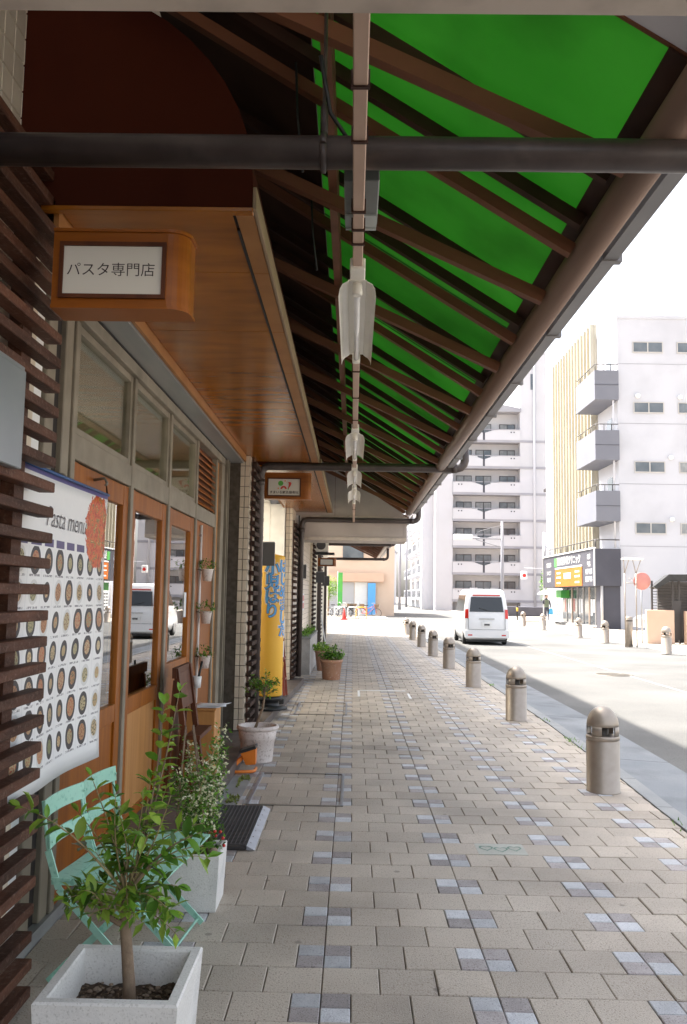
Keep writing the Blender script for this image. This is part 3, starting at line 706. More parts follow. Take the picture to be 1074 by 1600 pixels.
# projecting sign boxes
def wooden_sign(label, x0, x1, yf, z0, z1, depth, fx0, fx1, fz0, fz1):
    t = thing('projecting_sign', label, 'sign', (x0, yf, z0))
    rr = min(.07, (x1-x0)*.3); pts = [(x0, yf, z0), (x1-rr, yf, z0)]
    outline = [(x0, z0), (x1, z0), (x1, z1), (x0, z1)]
    # plan outline with rounded outer end
    pl = [(x0, yf), (x1-rr, yf)]+[(x1-rr+rr*math.sin(a), yf+rr-rr*math.cos(a)) for a in [rad(15*k) for k in range(1, 7)]]+[(x1, yf+depth), (x0, yf+depth)]
    b = MB().poly([(x, y, z0+.012) for x, y in pl], (0, 0, z1-z0-.024)); b.build('case', 'sign_wood', t)
    for za, zb in ((z0, z0+.0115), (z1-.0115, z1)):
        pl2 = [(x+(.006 if x > x0+.05 else 0), y-.006 if y < yf+depth-.01 else y) for x, y in pl]
        MB().poly([(x, y, za) for x, y in pl2], (0, 0, zb-za)).build('moulding', 'sign_wood', t)
    f = MB(); m_ = .014
    f.box(fx0-m_, fx1+m_, yf-.012, yf-.0005, fz1, fz1+m_); f.box(fx0-m_, fx1+m_, yf-.012, yf-.0005, fz0-m_, fz0)
    f.box(fx0-m_, fx0, yf-.011, yf-.0005, fz0, fz1); f.box(fx1, fx1+m_, yf-.011, yf-.0005, fz0, fz1); f.build('frame', 'door_dark', t)
    p = MB().box(fx0, fx1, yf-.004, yf-.0005, fz0, fz1).build('face', 'sign_face', t)
    return t, p
t, p = wooden_sign('wooden box sign with brown Japanese lettering above the pasta shop', -1.075, -.60, 2.9, 2.485, 2.775, .14, -1.035, -.688, 2.535, 2.71)
put_text(T_SHOP, 'lettering', 'ink', p, (-.868, 2.8957, 2.622))
t, p = wooden_sign('wooden box sign with red and green emblem above the clinic', -1.03, -.50, 9.72, 2.585, 2.89, .12, -.985, -.625, 2.628, 2.815)
YL = 9.7155
put_text(T_CLINIC, 'lettering', 'ink', p, (-.805, YL, 2.66))
def disc(cx, cz, r, y=YL, a0=0, a1=360, r0=0, n=20):
    b = MB(); vs = []
    for k in range(n+1):
        a = rad(a0+(a1-a0)*k/n); vs += [(cx+r*math.cos(a), y, cz+r*math.sin(a)), (cx+r0*math.cos(a), y, cz+r0*math.sin(a))]
    return b.add(vs, [(2*k, 2*k+2, 2*k+3, 2*k+1) for k in range(n)])
disc(-.845, 2.765, .03).build('emblem_circle', 'sign_green', p)
disc(-.81, 2.70, .036, YL-.0006, 0, 180, .016).build('emblem_arch', 'red', p)
b = MB(); pts = []
for k in range(15):
    u = k/14; pts.append((-.782+.045*math.sin(u*2.6)+.0*u, 2.778-.075*u*u+.012*math.sin(u*3)))
b = MB(); vs = []
for k, (x, z) in enumerate(pts): h = .004+.012*math.sin(math.pi*k/14); vs += [(x-h, YL-.0003, z), (x+h, YL-.0003, z)]
b.add(vs, [(2*k, 2*k+1, 2*k+3, 2*k+2) for k in range(14)]); b.build('emblem_comma', 'red', p)
for x, z, m_ in ((-.795, 2.793, 'orange'), (-.872, 2.708, 'orange'), (-.757, 2.702, 'sign_green')): disc(x, z, .008).build('emblem_dot', m_, p)

# ------------------------------------------------------------------ the canopy
EX, EZ, RS = .9, 2.99, .635
zr = lambda x: EZ+RS*(EX-x)
def canopy(label, y0, y1, green, dy=1.26, ya=2.72, grey_to=None, group='arcade canopies'):
    t = thing('arcade_canopy', label, 'canopy', (EX, y0, EZ), group)
    xg = -.2; P = .63*2
    # sheets: one per bay
    ys = []; y = grey_to if grey_to else y0
    first = y
    k = 0
    while y < y1-.02:
        yn = min(first+.05+P*(k+1)+.0, y1); ys.append((y, yn)); y = yn; k += 1
    up = Vector((RS, 0, 1)).normalized()
    def sheet(xa, xb, a, c, mat, name, lift=0):
        b = MB(); pa, pb = Vector((xa, 0, zr(xa)+lift)), Vector((xb, 0, zr(xb)+lift)); th = up*.006
        vs = []
        for q in (a, c):
            for p_ in (pa, pb): vs += [p_+Vector((0, q, 0)), p_+Vector((0, q, 0))+th]
        return b.add(vs, [(0, 2, 6, 4), (1, 5, 7, 3), (0, 1, 3, 2), (4, 6, 7, 5), (0, 4, 5, 1), (2, 3, 7, 6)]).build(name, mat, t)
    for a, c in ys:
        s = sheet(EX+.01, xg, a+.003, c-.003, 'green_sheet' if green else 'roof_board', 'roof_sheet', .05)
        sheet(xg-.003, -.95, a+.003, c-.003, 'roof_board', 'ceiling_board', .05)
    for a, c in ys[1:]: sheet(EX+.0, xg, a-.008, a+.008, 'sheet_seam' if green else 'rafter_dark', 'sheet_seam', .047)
    if grey_to:
        sheet(EX+.22, -.95, y0, grey_to-.003, 'grey_sheet', 'grey_sheet', .045)
        sheet(EX+.2, -.95, grey_to-.006, grey_to+.006, 'rafter', 'edge_batten', .038)
    def raf(y, s, z0, x1, wd, ht, mat, name):
        MB().bar((EX-.01, y, z0), (x1, y, z0+s*(EX-.01-x1)), wd, ht, (0, 0, 1)).build(name, mat, t)
    y = ya-P*max(0, math.floor((ya-y0)/P))
    while y < y1-.06:
        if y > (grey_to or y0)+.02:
            raf(y, .465, 2.93, -.9, .05, .058, 'rafter', 'strut')
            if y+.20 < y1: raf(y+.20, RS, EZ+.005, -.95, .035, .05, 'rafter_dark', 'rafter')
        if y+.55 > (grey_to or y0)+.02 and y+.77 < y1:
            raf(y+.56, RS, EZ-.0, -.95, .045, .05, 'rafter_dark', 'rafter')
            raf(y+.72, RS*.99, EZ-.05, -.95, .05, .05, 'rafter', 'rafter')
        y += P
    # eave: dark plate, round beam, outer gutter
    b = MB().bar((EX+.035, grey_to or y0, 3.008), (EX+.035, y1, 3.008), .16, .018, up); b.build('eave_plate', 'rafter_dark', t)
    MB().tube([(EX+.06, y0, 2.955), (EX+.06, y1, 2.955)], .062, 24).build('eave_beam', 'eave', t)
    g_ = MB(); vs = []
    for q in (y0, y1): vs += [(EX+.13, q, 3.0), (EX+.135, q, 2.925), (EX+.195, q, 2.925), (EX+.21, q, 3.02), (EX+.20, q, 3.02), (EX+.188, q, 2.933), (EX+.143, q, 2.933), (EX+.138, q, 3.0)]
    g_.add(vs, [(k, (k+1) % 8, 8+(k+1) % 8, 8+k) for k in range(8)]+[tuple(range(8)), tuple(range(8, 16))]); g = g_.build('roof_gutter', 'gutter_metal', t)
    y = y0+1.1
    while y < y1-.1:
        MB().box(EX+.128, EX+.215, y-.02, y+.02, 2.919, 3.024).build('gutter_joint', 'gutter_metal', g); y += 1.05
    MB().box(-.15, -.10, y0, y1, 3.50, 3.57).build('purlin', 'rafter', t)
    MB().box(-.145, -.105, y0, y1, 3.44, 3.498).build('purlin', 'rafter', t)
    return t
cn = canopy('near arcade canopy of translucent green sheets on brown rafters', 1.36, 14.86, True, grey_to=2.27)
canopy('far dark arcade canopy beyond the pale cross panel', 15.9, 33.0, False, ya=16.3)
# pale cross boxes between the canopies
def bridge(label, y0, y1, x0, x1, z0, z1, gable):
    t = thing('cross_panel', label, 'panel', (0, y0, z0), 'pale cross panels')
    MB().box(x0, x1, y0+.012, y1, z0+.06, z1).build('core', 'bridge_panel', t)
    seg = [x0, x0+.08, .02, x1-.06, x1] if gable else [x0, x0+1.0, x1]
    for a, c in zip(seg, seg[1:]): MB().box(a+.004, c-.004, y0, y0+.0115, z0+.085, z1-.02).build('front_board', 'bridge_panel', t)
    MB().box(x0, x1, y0-.008, y1+.008, z0, z0+.058, .004).build('bottom_beam', 'bridge_trim', t)
    MB().box(x0, x1, y0-.01, y0-.0005, z1-.018, z1+.012).build('top_trim', 'bridge_trim', t)
    if gable:
        for a, c, za, zc in ((-.33, .018, zr(-.33), zr(.018)), (.026, .86, zr(.026), zr(.86))):
            MB().poly([(a, y0+.03, z1+.013), (c, y0+.03, z1+.013), (c, y0+.03, zc+.03), (a, y0+.03, za+.03)], (0, .02, 0)).build('gable_board', 'bridge_panel', t)
        MB().box(-1.2, -.336, y0+.03, y0+.05, z1+.013, 4.2).build('gable_board', 'bridge_panel', t)
        MB().bar((-.9, y0+.02, zr(-.9)+.0), (.9, y0+.02, zr(.9)+.0), .02, .02).build('rake_trim', 'bridge_trim', t)
    return t
bridge('pale beige cross panel under the far gable', 14.9, 15.7, -.93, .93, 2.45, 2.87, True)
bridge('beige painted beam overhead at the very top edge', .55, 1.31, -1.4, 1.3, 2.45, 2.9, False)

# drain pipes: cross the arcade from the gutter and drop beside the piers
def drain(label, y, z, xl, r, base=None, xr=EX+.155, hanger=None):
    t = thing('drain_pipe', label, 'pipe', (xl, y, z), 'brown drain pipes')
    rb = .09
    pts = []
    if base is not None:
        pts += [(xl, y, base), (xl, y, z-rb*1.2)] + [(xl+rb*(1-math.cos(a)), y, z-rb*1.2+rb*1.2*math.sin(a)) for a in (rad(30), rad(60), rad(90))]
    else: pts += [(xl, y, z)]
    pts += [(xr-rb, y, z)]+[(xr-rb+rb*math.sin(a), y, z+rb*(1-math.cos(a))) for a in (rad(30), rad(60), rad(90))]+[(xr, y, max(z+rb+.13, 3.0))]
    MB().tube(pts, r, 18).build('pipe', 'pipe', t)
    MB().tube([(xr-rb-.06, y, z), (xr-rb-.0, y, z)], r+.006, 18).build('socket', 'pipe', t)
    if base is not None:
        MB().tube([(xl, y, z-.22), (xl, y, z-.15)], r+.006, 18).build('socket', 'pipe', t)
    for hx in hanger or ():
        q = MB().tube([(hx, y-r-.004, z), (hx, y-r*.7, z-r*.8), (hx, y, z-r-.006), (hx, y+r*.7, z-r*.8), (hx, y+r+.004, z), (hx, y+r*.7, z+r*.8), (hx, y, z+r+.006), (hx, y-r*.7, z+r*.8), (hx, y-r-.004, z)], .011, 6).build('hanger_clip', 'pipe', t)
        MB().tube([(hx, y, z+r), (hx, y, z+r+.10), (hx, y, z+r+.11), (hx, y, 3.5)], [.012, .012, .006, .006], 8).build('hanger_rod', 'pipe', q)
    return t
drain('thick dark drain pipe crossing overhead nearest to the viewer', 2.5, 2.85, -1.5, .049, xr=1.23, hanger=(-.11,))
drain('dark drain pipe dropping beside the second slat screen', 9.45, 2.925, -1.05, .047, base=.1, xr=1.23)
drain('thinner dark drain pipe under the pale cross panel', 14.82, 2.80, -.905, .045, base=.1, xr=1.13)
drain('faint distant drain pipe in the far canopy', 21.5, 2.78, -.83, .045, base=.02)
drain('last distant drain pipe at the arcade end', 26.0, 2.60, -.83, .04, base=.02)

# conduit with strip lights
cdt = thing('lighting_conduit', 'pinkish square conduit running along the arcade ceiling', 'conduit', (0, 3, 2.77))
def seg(y0, y1): return MB().box(-.019, .019, y0, y1, 2.765, 2.803, .003).build('duct', 'conduit', cdt)
for a, c in ((1.33, 3.21), (4.36, 6.42), (7.70, 8.42), (9.68, 10.1), (11.3, 14.85)): seg(a, c)
for y in (2.02, 2.28, 2.72, 2.86, 2.98, 4.75, 5.4, 6.1, 11.6, 12.6):
    MB().box(-.024, .024, y-.006, y+.006, 2.760, 2.808).build('strap', 'rafter_dark', cdt)
for y in (2.05, 4.9, 6.0, 8.0, 12.4): MB().tube([(.0, y, 2.80), (.0, y, zr(0)+.03)], .005, 6).build('hanger', 'rafter_dark', cdt)
def strip_light(y0, label):
    t = thing('strip_light', label, 'light', (0, y0, 2.74), 'strip lights along the arcade')
    L = 1.16
    MB().box(-.03, .03, y0-.02, y0+.10, 2.752, 2.80, .004).build('end_box', 'lamp_white', t)
    MB().box(-.022, .022, y0+.10, y0+L+.02, 2.755, 2.80, .003).build('spine', 'lamp_white', t)
    prof = [(-.076, 2.700), (-.071, 2.720), (-.060, 2.735), (-.040, 2.743), (-.034, 2.750), (.034, 2.750), (.040, 2.743), (.060, 2.735), (.071, 2.720), (.076, 2.700)]
    b = MB(); a0, a1 = y0+.09, y0+L; n = len(prof); vs = []
    cut = [.05, .02, .006, 0, 0, 0, 0, .006, .02, .05]
    for off, sgn in ((0, 1), (.003, 1)):
        for k, (x, z) in enumerate(prof): vs += [(x, a0+cut[k], z+off), (x, a1-(.018 if 3 <= k <= 6 else 0)+(.0 if k not in (0, n-1) else .012), z+off)]
    fs = [(2*k, 2*k+1, 2*k+3, 2*k+2) for k in range(n-1)]+[(2*n+2*k, 2*n+2*k+2, 2*n+2*k+3, 2*n+2*k+1) for k in range(n-1)]
    fs += [(2*k, 2*k+2, 2*n+2*k+2, 2*n+2*k) for k in range(n-1)]+[(2*k+1, 2*n+2*k+1, 2*n+2*k+3, 2*k+3) for k in range(n-1)]
    fs += [(0, 2*n, 2*n+1, 1), (2*n-2, 2*n-1, 4*n-1, 4*n-2)]
    b.add(vs, fs); b.build('reflector', 'lamp_white', t)
    MB().tube([(0, y0+.14, 2.716), (0, y0+L-.06, 2.716)], .0125, 14).build('tube', 'tube', t)
    for yy in (y0+.12, y0+L-.045):
        q = MB().tube([(0, yy, 2.750), (0, yy, 2.735), (0, yy, 2.712), (0, yy, 2.697)], [.018, .021, .021, .019], 14).build('lamp_holder', 'lamp_white', t)
for y0, lb in ((3.21, 'nearest strip light with white reflector under the conduit'), (6.44, 'second strip light along the conduit'), (8.44, 'third strip light just past the drain pipe'), (10.05, 'fourth and farthest strip light of the near canopy')): strip_light(y0, lb)
strip_light(18.2, 'strip light hanging in the far dark canopy')
t = thing('ballast_box', 'grey metal ballast box clamped on the conduit', 'box', (0, 2.65, 2.81))
MB().box(-.048, .066, 2.60, 2.93, 2.812, 2.93, .004).build('case', 'box_grey', t)
MB().box(-.045, .063, 2.931, 2.945, 2.80, 2.93).build('end_flange', 'box_pale', t)
MB().box(-.046, .064, 2.84, 2.93, 2.806, 2.8115).build('bottom_plate', 'box_pale', t)
MB().tube([(-.02, 2.6, 2.87), (-.04, 2.5, 2.9), (-.09, 2.45, 2.95), (-.12, 2.4, 3.1)], .007, 6).build('cable', 'black', t)
b = MB()
t = thing('dangling_cable', 'thin dark cable hanging by the left ceiling boards', 'cable', (-.3, 3.4, 3.6))
for x, y, z0, z1 in ((-.27, 3.35, 3.25, 3.7), (-.25, 4.3, 3.2, 3.6)): MB().tube([(x, y, z1), (x+.01, y+.02, (z0+z1)/2), (x+.035, y+.05, z0)], .006, 6).build('strand', 'black', t)

# ------------------------------------------------------------------ menu banner hanging in front of the first door
t = thing('menu_banner', 'white hanging menu banner with rows of pasta dishes', 'banner', (-1.24, 3.7, .7))
NU, NV = 26, 20; by0, by1, bz0, bz1 = 3.14, 4.33, .71, 1.985
def banner_pt(u, v):
    x = -1.262+.016*math.sin(u*7+.4)*(1-v)+.05*(1-v)**2*u; y = by0+(by1-by0)*u-.16*u*(1-v)**1.5; z = bz0+(bz1-bz0)*v-.0*u
    x += .006*math.sin(v*9+u*4); return Vector((x, y, z))
b = MB(); vs = []; uvs = []
for i in range(NU+1):
    for j in range(NV+1): vs.append(banner_pt(i/NU, j/NV)); uvs.append((i/NU, j/NV))
b.add(vs, [(i*(NV+1)+j, (i+1)*(NV+1)+j, (i+1)*(NV+1)+j+1, i*(NV+1)+j+1) for i in range(NU) for j in range(NV)], True)
me = b.mesh('sheet', 'menu_print', wloc(t)); ul = me.uv_layers.new(name='UVMap')
for lp in me.loops: ul.data[lp.index].uv = uvs[lp.vertex_index]
o = bpy.data.objects.new('sheet', me); C.objects.link(o); o.parent = t
md = o.modifiers.new('thickness', 'SOLIDIFY'); md.thickness = .0015
vsT = []
sheet = o
b = MB()
for p in T_MENU[0]:
    u = .50+p.x/(by1-by0)*.98; v = .855+p.y/(bz1-bz0)
    q = banner_pt(max(0, min(1, u)), v); vsT.append(q+Vector((.0035, 0, 0)))
b.add(vsT, T_MENU[1]); me = b.mesh('title', 'ink_grey', wloc(t)); o = bpy.data.objects.new('title', me); C.objects.link(o); o.parent = sheet
MB().tube([banner_pt(0, 1)+Vector((0, 0, .004)), banner_pt(1, 1)+Vector((0, .01, .004))], .007, 8).build('top_rod', 'navy', t)
hk = MB().tube([(-1.345, 4.36, 2.07), (-1.29, 4.36, 2.08), (-1.275, 4.355, 2.055), (-1.28, 4.35, 2.04)], .008, 8).build('hook', 'iron', t)
MB().tube([(-1.278, 4.352, 2.05), (-1.262, 4.335, 1.99)], .003, 6).build('cord', 'rafter_dark', hk)
MB().tube([(-1.278, 4.352, 2.05), (-1.272, 4.35, 1.99), (-1.268, 4.35, 1.90)], .003, 6).build('cord', 'rafter_dark', hk)

# ------------------------------------------------------------------ folding garden chairs
def fold_chair():
    t = thing('folding_chair', 'x', 'chair', (0, 0, 0), 'mint folding chairs')
    W = .165                                   # half width, local: faces +x, width along y
    for s in (-1, 1):
        y = s*W
        # back upright that sweeps down to the front foot
        b = MB()
        pts = [(-.245, y, .685), (-.215, y, .50), (-.165, y, .36), (.21, y, .012)]
        b.tube(pts[:2], .007, 8); b.bar(pts[1], pts[2], .007, .026, (1, 0, 0)); b.bar(pts[2], pts[3], .007, .026, (1, 0, 1)); b.build('front_leg', 'mint', t, True)
        # rear leg from the seat front down to the back
        b = MB(); b.bar((.17, y*.88, .375), (-.20, y*.88, .012), .007, .026, (1, 0, -1)); b.build('rear_leg', 'mint', t, True)
        MB().bar((-.20, y*.93, .385), (.195, y*.93, .385), .006, .026).build('seat_rail', 'mint', t, True)
    for x, z in ((.19, .03), (-.18, .03)):
        MB().tube([(x, -W, z), (x, W, z)], .006, 8).build('stretcher', 'mint', t, True)
    for x in (-.155, -.065, .025, .115, .195):
        b = MB(); n = 6; vs = []
        for k in range(n+1):
            yy = -W-.01+(2*W+.02)*k/n; dz = .010*(abs(x-.02)/.17)**2
            for xx, zz in ((-.038, 0), (.038, -.004 if x > .18 else 0)):
                for h in (.399, .408): vs.append((x+xx, yy, h+zz-dz*.4))
        fs = []
        for k in range(n):
            a = 4*k; fs += [(a, a+2, a+6, a+4), (a+1, a+5, a+7, a+3), (a, a+4, a+5, a+1), (a+2, a+3, a+7, a+6)]
        fs += [(0, 1, 3, 2), (4*n, 4*n+2, 4*n+3, 4*n+1)]
        b.add(vs, fs); b.build('seat_slat', 'mint', t, True)
    for zc, x0, h in ((.655, -.236, .066), (.535, -.212, .052)):
        b = MB(); n = 8; vs = []
        for k in range(n+1):
            u = k/n*2-1; yy = u*(W+.012); dx = -.022*(1-u*u)
            for th in (0, .005):
                for zz in (-h/2, h/2): vs.append((x0+dx+th-.18*zz*.6+.004, yy, zc+zz))
        fs = []
        for k in range(n):
            a = 4*k; fs += [(a, a+1, a+5, a+4), (a+2, a+6, a+7, a+3), (a, a+4, a+6, a+2), (a+1, a+3, a+7, a+5)]
        fs += [(0, 2, 3, 1), (4*n, 4*n+1, 4*n+3, 4*n+2)]
        b.add(vs, fs); q = b.build('back_slat', 'mint', t, True)
        for s in (-1, 1): MB().lathe([(.006, .0), (.005, .003), (0, .004)], 8, (x0+.012, s*W, zc), axis='x').build('rivet', 'mint', q, True)
    return t
c1 = fold_chair(); c1.location = (-.925, 3.53, 0); c1.rotation_euler.z = rad(-7); c1['label'] = 'nearer mint green folding chair, half hidden behind the potted sapling'
c2 = copy_tree(c1); c2.location = (-.885, 3.88, 0); c2.rotation_euler.z = rad(-6); c2['label'] = 'farther mint green folding chair beside the wooden door'

# ------------------------------------------------------------------ plants
def leaf_mesh(mat, wd=.42, fold=.1, name='leaf'):
    b = MB(); prof = [(0, 0), (.28, wd*.42), (.55, wd*.5), (.8, wd*.34), (1, 0)]
    vs = [(0, 0, 0)]
    for y, h in prof[1:-1]: vs += [(-h, y, fold*.8*(1-.3*y)-.16*y*y), (0, y, -.16*y*y), (h, y, fold*.8*(1-.3*y)-.16*y*y)]
    vs.append((0, 1, -.2))
    f = [(0, 2, 1), (0, 3, 2)]
    for k in (1, 4): f += [(k, k+1, k+4, k+3), (k+1, k+2, k+5, k+4)]
    f += [(7, 8, 10), (8, 9, 10)]
    b.add(vs, f, True); return b.mesh(name, mat)
LF = {m: leaf_mesh(m, .5) for m in ('leaf', 'leaf_dark', 'leaf_lime')}
LN = {m: leaf_mesh(m, .32) for m in ('leaf', 'leaf_dark', 'leaf_lime')}
def frame(d, tilt=0):
    d = Vector(d).normalized(); up = Vector((0, 0, 1)); r = d.cross(up)
    if r.length < .05: r = Vector((1, 0, 0))
    r.normalize(); n = r.cross(d).normalized()
    return Matrix.Rotation(tilt, 3, d) @ Matrix((r, d, n)).transposed()
def leaf_at(parent, me, p, d, s, tilt=0): return inst('leaf', me, parent, p, frame(d, tilt), (s, s, s))
def leaf_into(b, p, d, s, wd=.42, tilt=0):
    m = frame(d, tilt); h = wd/2
    q = [Vector((0, 0, 0)), Vector((-h, .45, .06)), Vector((0, .5, 0)), Vector((h, .45, .06)), Vector((0, 1, -.1))]
    b.add([Vector(p)+m @ (v*s) for v in q], [(0, 2, 1), (0, 3, 2), (1, 2, 4), (2, 3, 4)])
def rnd_dir(up=.2): return Vector((R.gauss(0, 1), R.gauss(0, 1), R.gauss(up, .7))).normalized()

# the sapling in the square planter in front
px0, px1, py0, py1, ph = -.865, -.462, 2.455, 2.855, .372
t = thing('potted_sapling', 'young evergreen sapling in a square white planter at the front', 'potted plant', ((px0+px1)/2, (py0+py1)/2, 0))
b = MB(); tw = .035; ins = .022
def ring(z, d): return [(px0+d, py0+d, z), (px1-d, py0+d, z), (px1-d, py1-d, z), (px0+d, py1-d, z)]
vs = ring(0, ins)+ring(ph-.006, .0)+ring(ph, .005)+ring(ph, tw-.004)+ring(ph-.006, tw)+ring(.06, tw+.02)
fs = [(0, 3, 2, 1)]
for k in range(5): fs += [(4*k+a, 4*k+(a+1) % 4, 4*k+4+(a+1) % 4, 4*k+4+a) for a in range(4)]
fs.append((20, 21, 22, 23)); b.add(vs, fs); b.build('pot', 'white_pot', t)
def soil(x0, x1, y0, y1, z, parent, n=18):
    b = MB(); vs = []
    for i in range(n+1):
        for j in range(n+1):
            x = x0+(x1-x0)*i/n; y = y0+(y1-y0)*j/n; vs.append((x, y, z+.018*mnoise.noise(Vector((x*22, y*22, z)))+.006*R.random()))
    b.add(vs, [(i*(n+1)+j, (i+1)*(n+1)+j, (i+1)*(n+1)+j+1, i*(n+1)+j+1) for i in range(n) for j in range(n)], True)
    return b.build('soil', 'soil', parent)
so_ = soil(px0+tw+.004, px1-tw-.004, py0+tw+.004, py1-tw-.004, ph-.105, t, 30)
b = MB()
for k in range(170):
    x, y = R.uniform(px0+.06, px1-.06), R.uniform(py0+.06, py1-.06); r = R.uniform(.003, .009); z = ph-.098+R.uniform(-.004, .006)
    b.lathe([(0, -r*.7), (r, -r*.2), (r*.9, r*.3), (0, r*.6)], 6, (x, y, z), R.random(), R.random()*0+6.2831853+0 if False else 2*math.pi)
stuff(b.build('pebbles', 'pebble', so_))
b0 = Vector((-.645, 2.66, ph-.11)); k1 = Vector((-.668, 2.67, .50)); k2 = Vector((-.672, 2.68, .585))
MB().tube([b0, b0.lerp(k1, .3)+Vector((.004, 0, 0)), b0.lerp(k1, .7)+Vector((.002, 0, 0)), k1, k2], [.021, .0185, .017, .0165, .012], 14).build('trunk', 'bark', t)
MB().tube([k1, k1+Vector((-.02, -.01, .012)), k1+Vector((-.055, -.02, .035)), k1+Vector((-.075, -.02, .07))], [.010, .009, .008, .006], 10).build('branch', 'bark', t)
nleaf = 0; xfa, xfb = MB(), MB()
def shoot(base, tip, rr, n, size, mats, bend=0, l0=.2, opp=True):
    global nleaf
    base, tip = Vector(base), Vector(tip); pts = []; d = tip-base
    side_ = d.cross(Vector((0, 0, 1)));
    side_ = side_.normalized() if side_.length > .01 else Vector((1, 0, 0))
    for k in range(7):
        u = k/6; pts.append(base+d*u+side_*bend*math.sin(u*math.pi)+Vector((0, 0, .12*d.length*math.sin(u*math.pi)*(1 if abs(d.z) < d.length*.7 else 0))))
    MB().tube(pts, [rr*(1-.75*k/6) for k in range(7)], 6).build('branch', 'twig' if rr < .005 else 'bark', t)
    for k in range(n):
        u = l0+(1-l0)*(k+.5)/n; i = min(5, int(u*6)); p = pts[i].lerp(pts[i+1], u*6-i); ax = (pts[i+1]-pts[i]).normalized()
        for s in ((-1, 1) if opp else (1,)):
            if R.random() < .1: continue
            a = (k % 2)*1.57+R.uniform(-.5, .5); o1 = ax.cross(Vector((0, 0, 1)));
            if o1.length < .1: o1 = Vector((1, 0, 0))
            o1.normalize(); o2 = ax.cross(o1); ld = (o1*math.cos(a)+o2*math.sin(a))*s+ax*.55+Vector((0, 0, R.uniform(-.25, .15)))
            sz = 1.22*size*R.uniform(.55, 1.3)*(1.1-.35*u)
            if nleaf < 298: leaf_at(t, R.choice(mats), p, ld, sz, R.uniform(-.5, .5)); nleaf += 1
            else: leaf_into(xfa if R.random() < .5 else xfb, p, ld, sz, .42, R.uniform(-.5, .5))
    tipd = (pts[-1]-pts[-2]).normalized()
    for k in range(2):
        if nleaf < 298: leaf_at(t, R.choice(mats), pts[-1], tipd+rnd_dir(.1)*.35, size*R.uniform(.6, .9), R.uniform(-1, 1)); nleaf += 1
LV = {m: leaf_mesh(m, .40, .22) for m in ('leaf', 'leaf_dark', 'leaf_lime')}
Lg = [LF['leaf'], LV['leaf'], LF['leaf_dark'], LF['leaf_lime'], LV['leaf_lime']]; Ll = [LF['leaf'], LF['leaf_lime'], LV['leaf_lime'], LN['leaf_lime']]; Ld = [LF['leaf_dark'], LV['leaf'], LN['leaf_dark'], LF['leaf']]
K = k2
shoot(K, (-.60, 2.78, 1.14), .0055, 13, .058, Ll, .03, .12)             # the two tall shoots
shoot(K+Vector((.01, .01, .01)), (-.555, 2.80, 1.18), .005, 12, .054, Ll, .015, .15)
shoot(K, (-.985, 2.62, .855), .0045, 9, .055, Lg, -.03, .35)             # to the left over the chair
shoot(K, (-.86, 2.78, .80), .004, 8, .05, Lg, .02, .2)
shoot(K, (-.80, 2.70, .93), .0042, 9, .05, Ll, .02, .25)
shoot(K, (-.445, 2.66, .78), .005, 10, .052, Ld, .02, .2)
shoot(K, (-.46, 2.80, .70), .0042, 8, .05, Ld, -.02, .25)
shoot(K, (-.53, 2.60, .90), .0042, 9, .05, Lg, -.02, .2)
shoot(K, (-.70, 2.62, .90), .004, 9, .05, Lg, .02, .15)
shoot(K, (-.62, 2.72, .92), .004, 9, .05, Lg, .02, .15)
shoot(k1+Vector((-.07, -.02, .07)), (-.83, 2.60, .60), .0035, 7, .05, Lg, .0, .1)
shoot(k1+Vector((-.06, -.02, .05)), (-.76, 2.55, .64), .0035, 6, .05, Lg, .0, .1)
shoot(K, (-.52, 2.58, .58), .004, 7, .05, Ld, .0, .2)
shoot(K, (-.555, 2.74, .52), .004, 6, .05, Ld, .0, .3)
shoot(K, (-.73, 2.80, .68), .004, 8, .05, Ld, .0, .1)
for k in range(10):
    a = 6.28*k/10+R.uniform(-.2, .2); shoot(k1+Vector((0, 0, R.uniform(.0, .08))), (-.66+.19*math.cos(a)*R.uniform(.7, 1.2), 2.68+.15*math.sin(a), R.uniform(.47, .60)), .0028, 6, .052, R.choice([Lg, Ld, Ll]), R.uniform(-.02, .02), .3)
for k in range(16):
    a = R.random()*6.28; rr = R.uniform(.12, .26); z = R.uniform(.50, .92)
    rr *= 1-.5*abs(z-.72)/.25
    shoot(K+Vector((0, 0, R.uniform(0, .12))), (-.645+rr*math.cos(a)*1.15, 2.69+rr*math.sin(a)*.8, z), .0028, 7, .052, R.choice([Lg, Ld, Ll]), R.uniform(-.02, .02), .3)
stuff(xfa.build('foliage', 'leaf', t)); stuff(xfb.build('foliage', 'leaf_lime', t))

# second square planter with a flowering climber
qx0, qx1, qy0, qy1, qh = -.90, -.612, 4.17, 4.44, .262
t = thing('potted_climber', 'square white planter with a flowering climber beside the chairs', 'potted plant', (-.75, 4.3, 0))
b = MB(); tw = .026
def ring2(z, d): return [(qx0+d, qy0+d, z), (qx1-d, qy0+d, z), (qx1-d, qy1-d, z), (qx0+d, qy1-d, z)]
vs = ring2(0, .012)+ring2(qh-.005, 0)+ring2(qh, .005)+ring2(qh, tw-.004)+ring2(qh-.005, tw)+ring2(.05, tw+.01)
b.add(vs, fs); b.build('pot', 'white_pot', t)
soil(qx0+tw+.003, qx1-tw-.003, qy0+tw+.003, qy1-tw-.003, qh-.045, t, 12)
top = Vector((-.80, 4.33, .84))
for fx, fy in ((qx0+.06, qy0+.06), (qx1-.06, qy0+.07), (qx1-.07, qy1-.05)): MB().tube([(fx, fy, .22), top+Vector(((fx+.75)*.2, (fy-4.3)*.2, 0))], .005, 6).build('stake', 'bark', t)
fo, fl_, fd = MB(), MB(), MB()
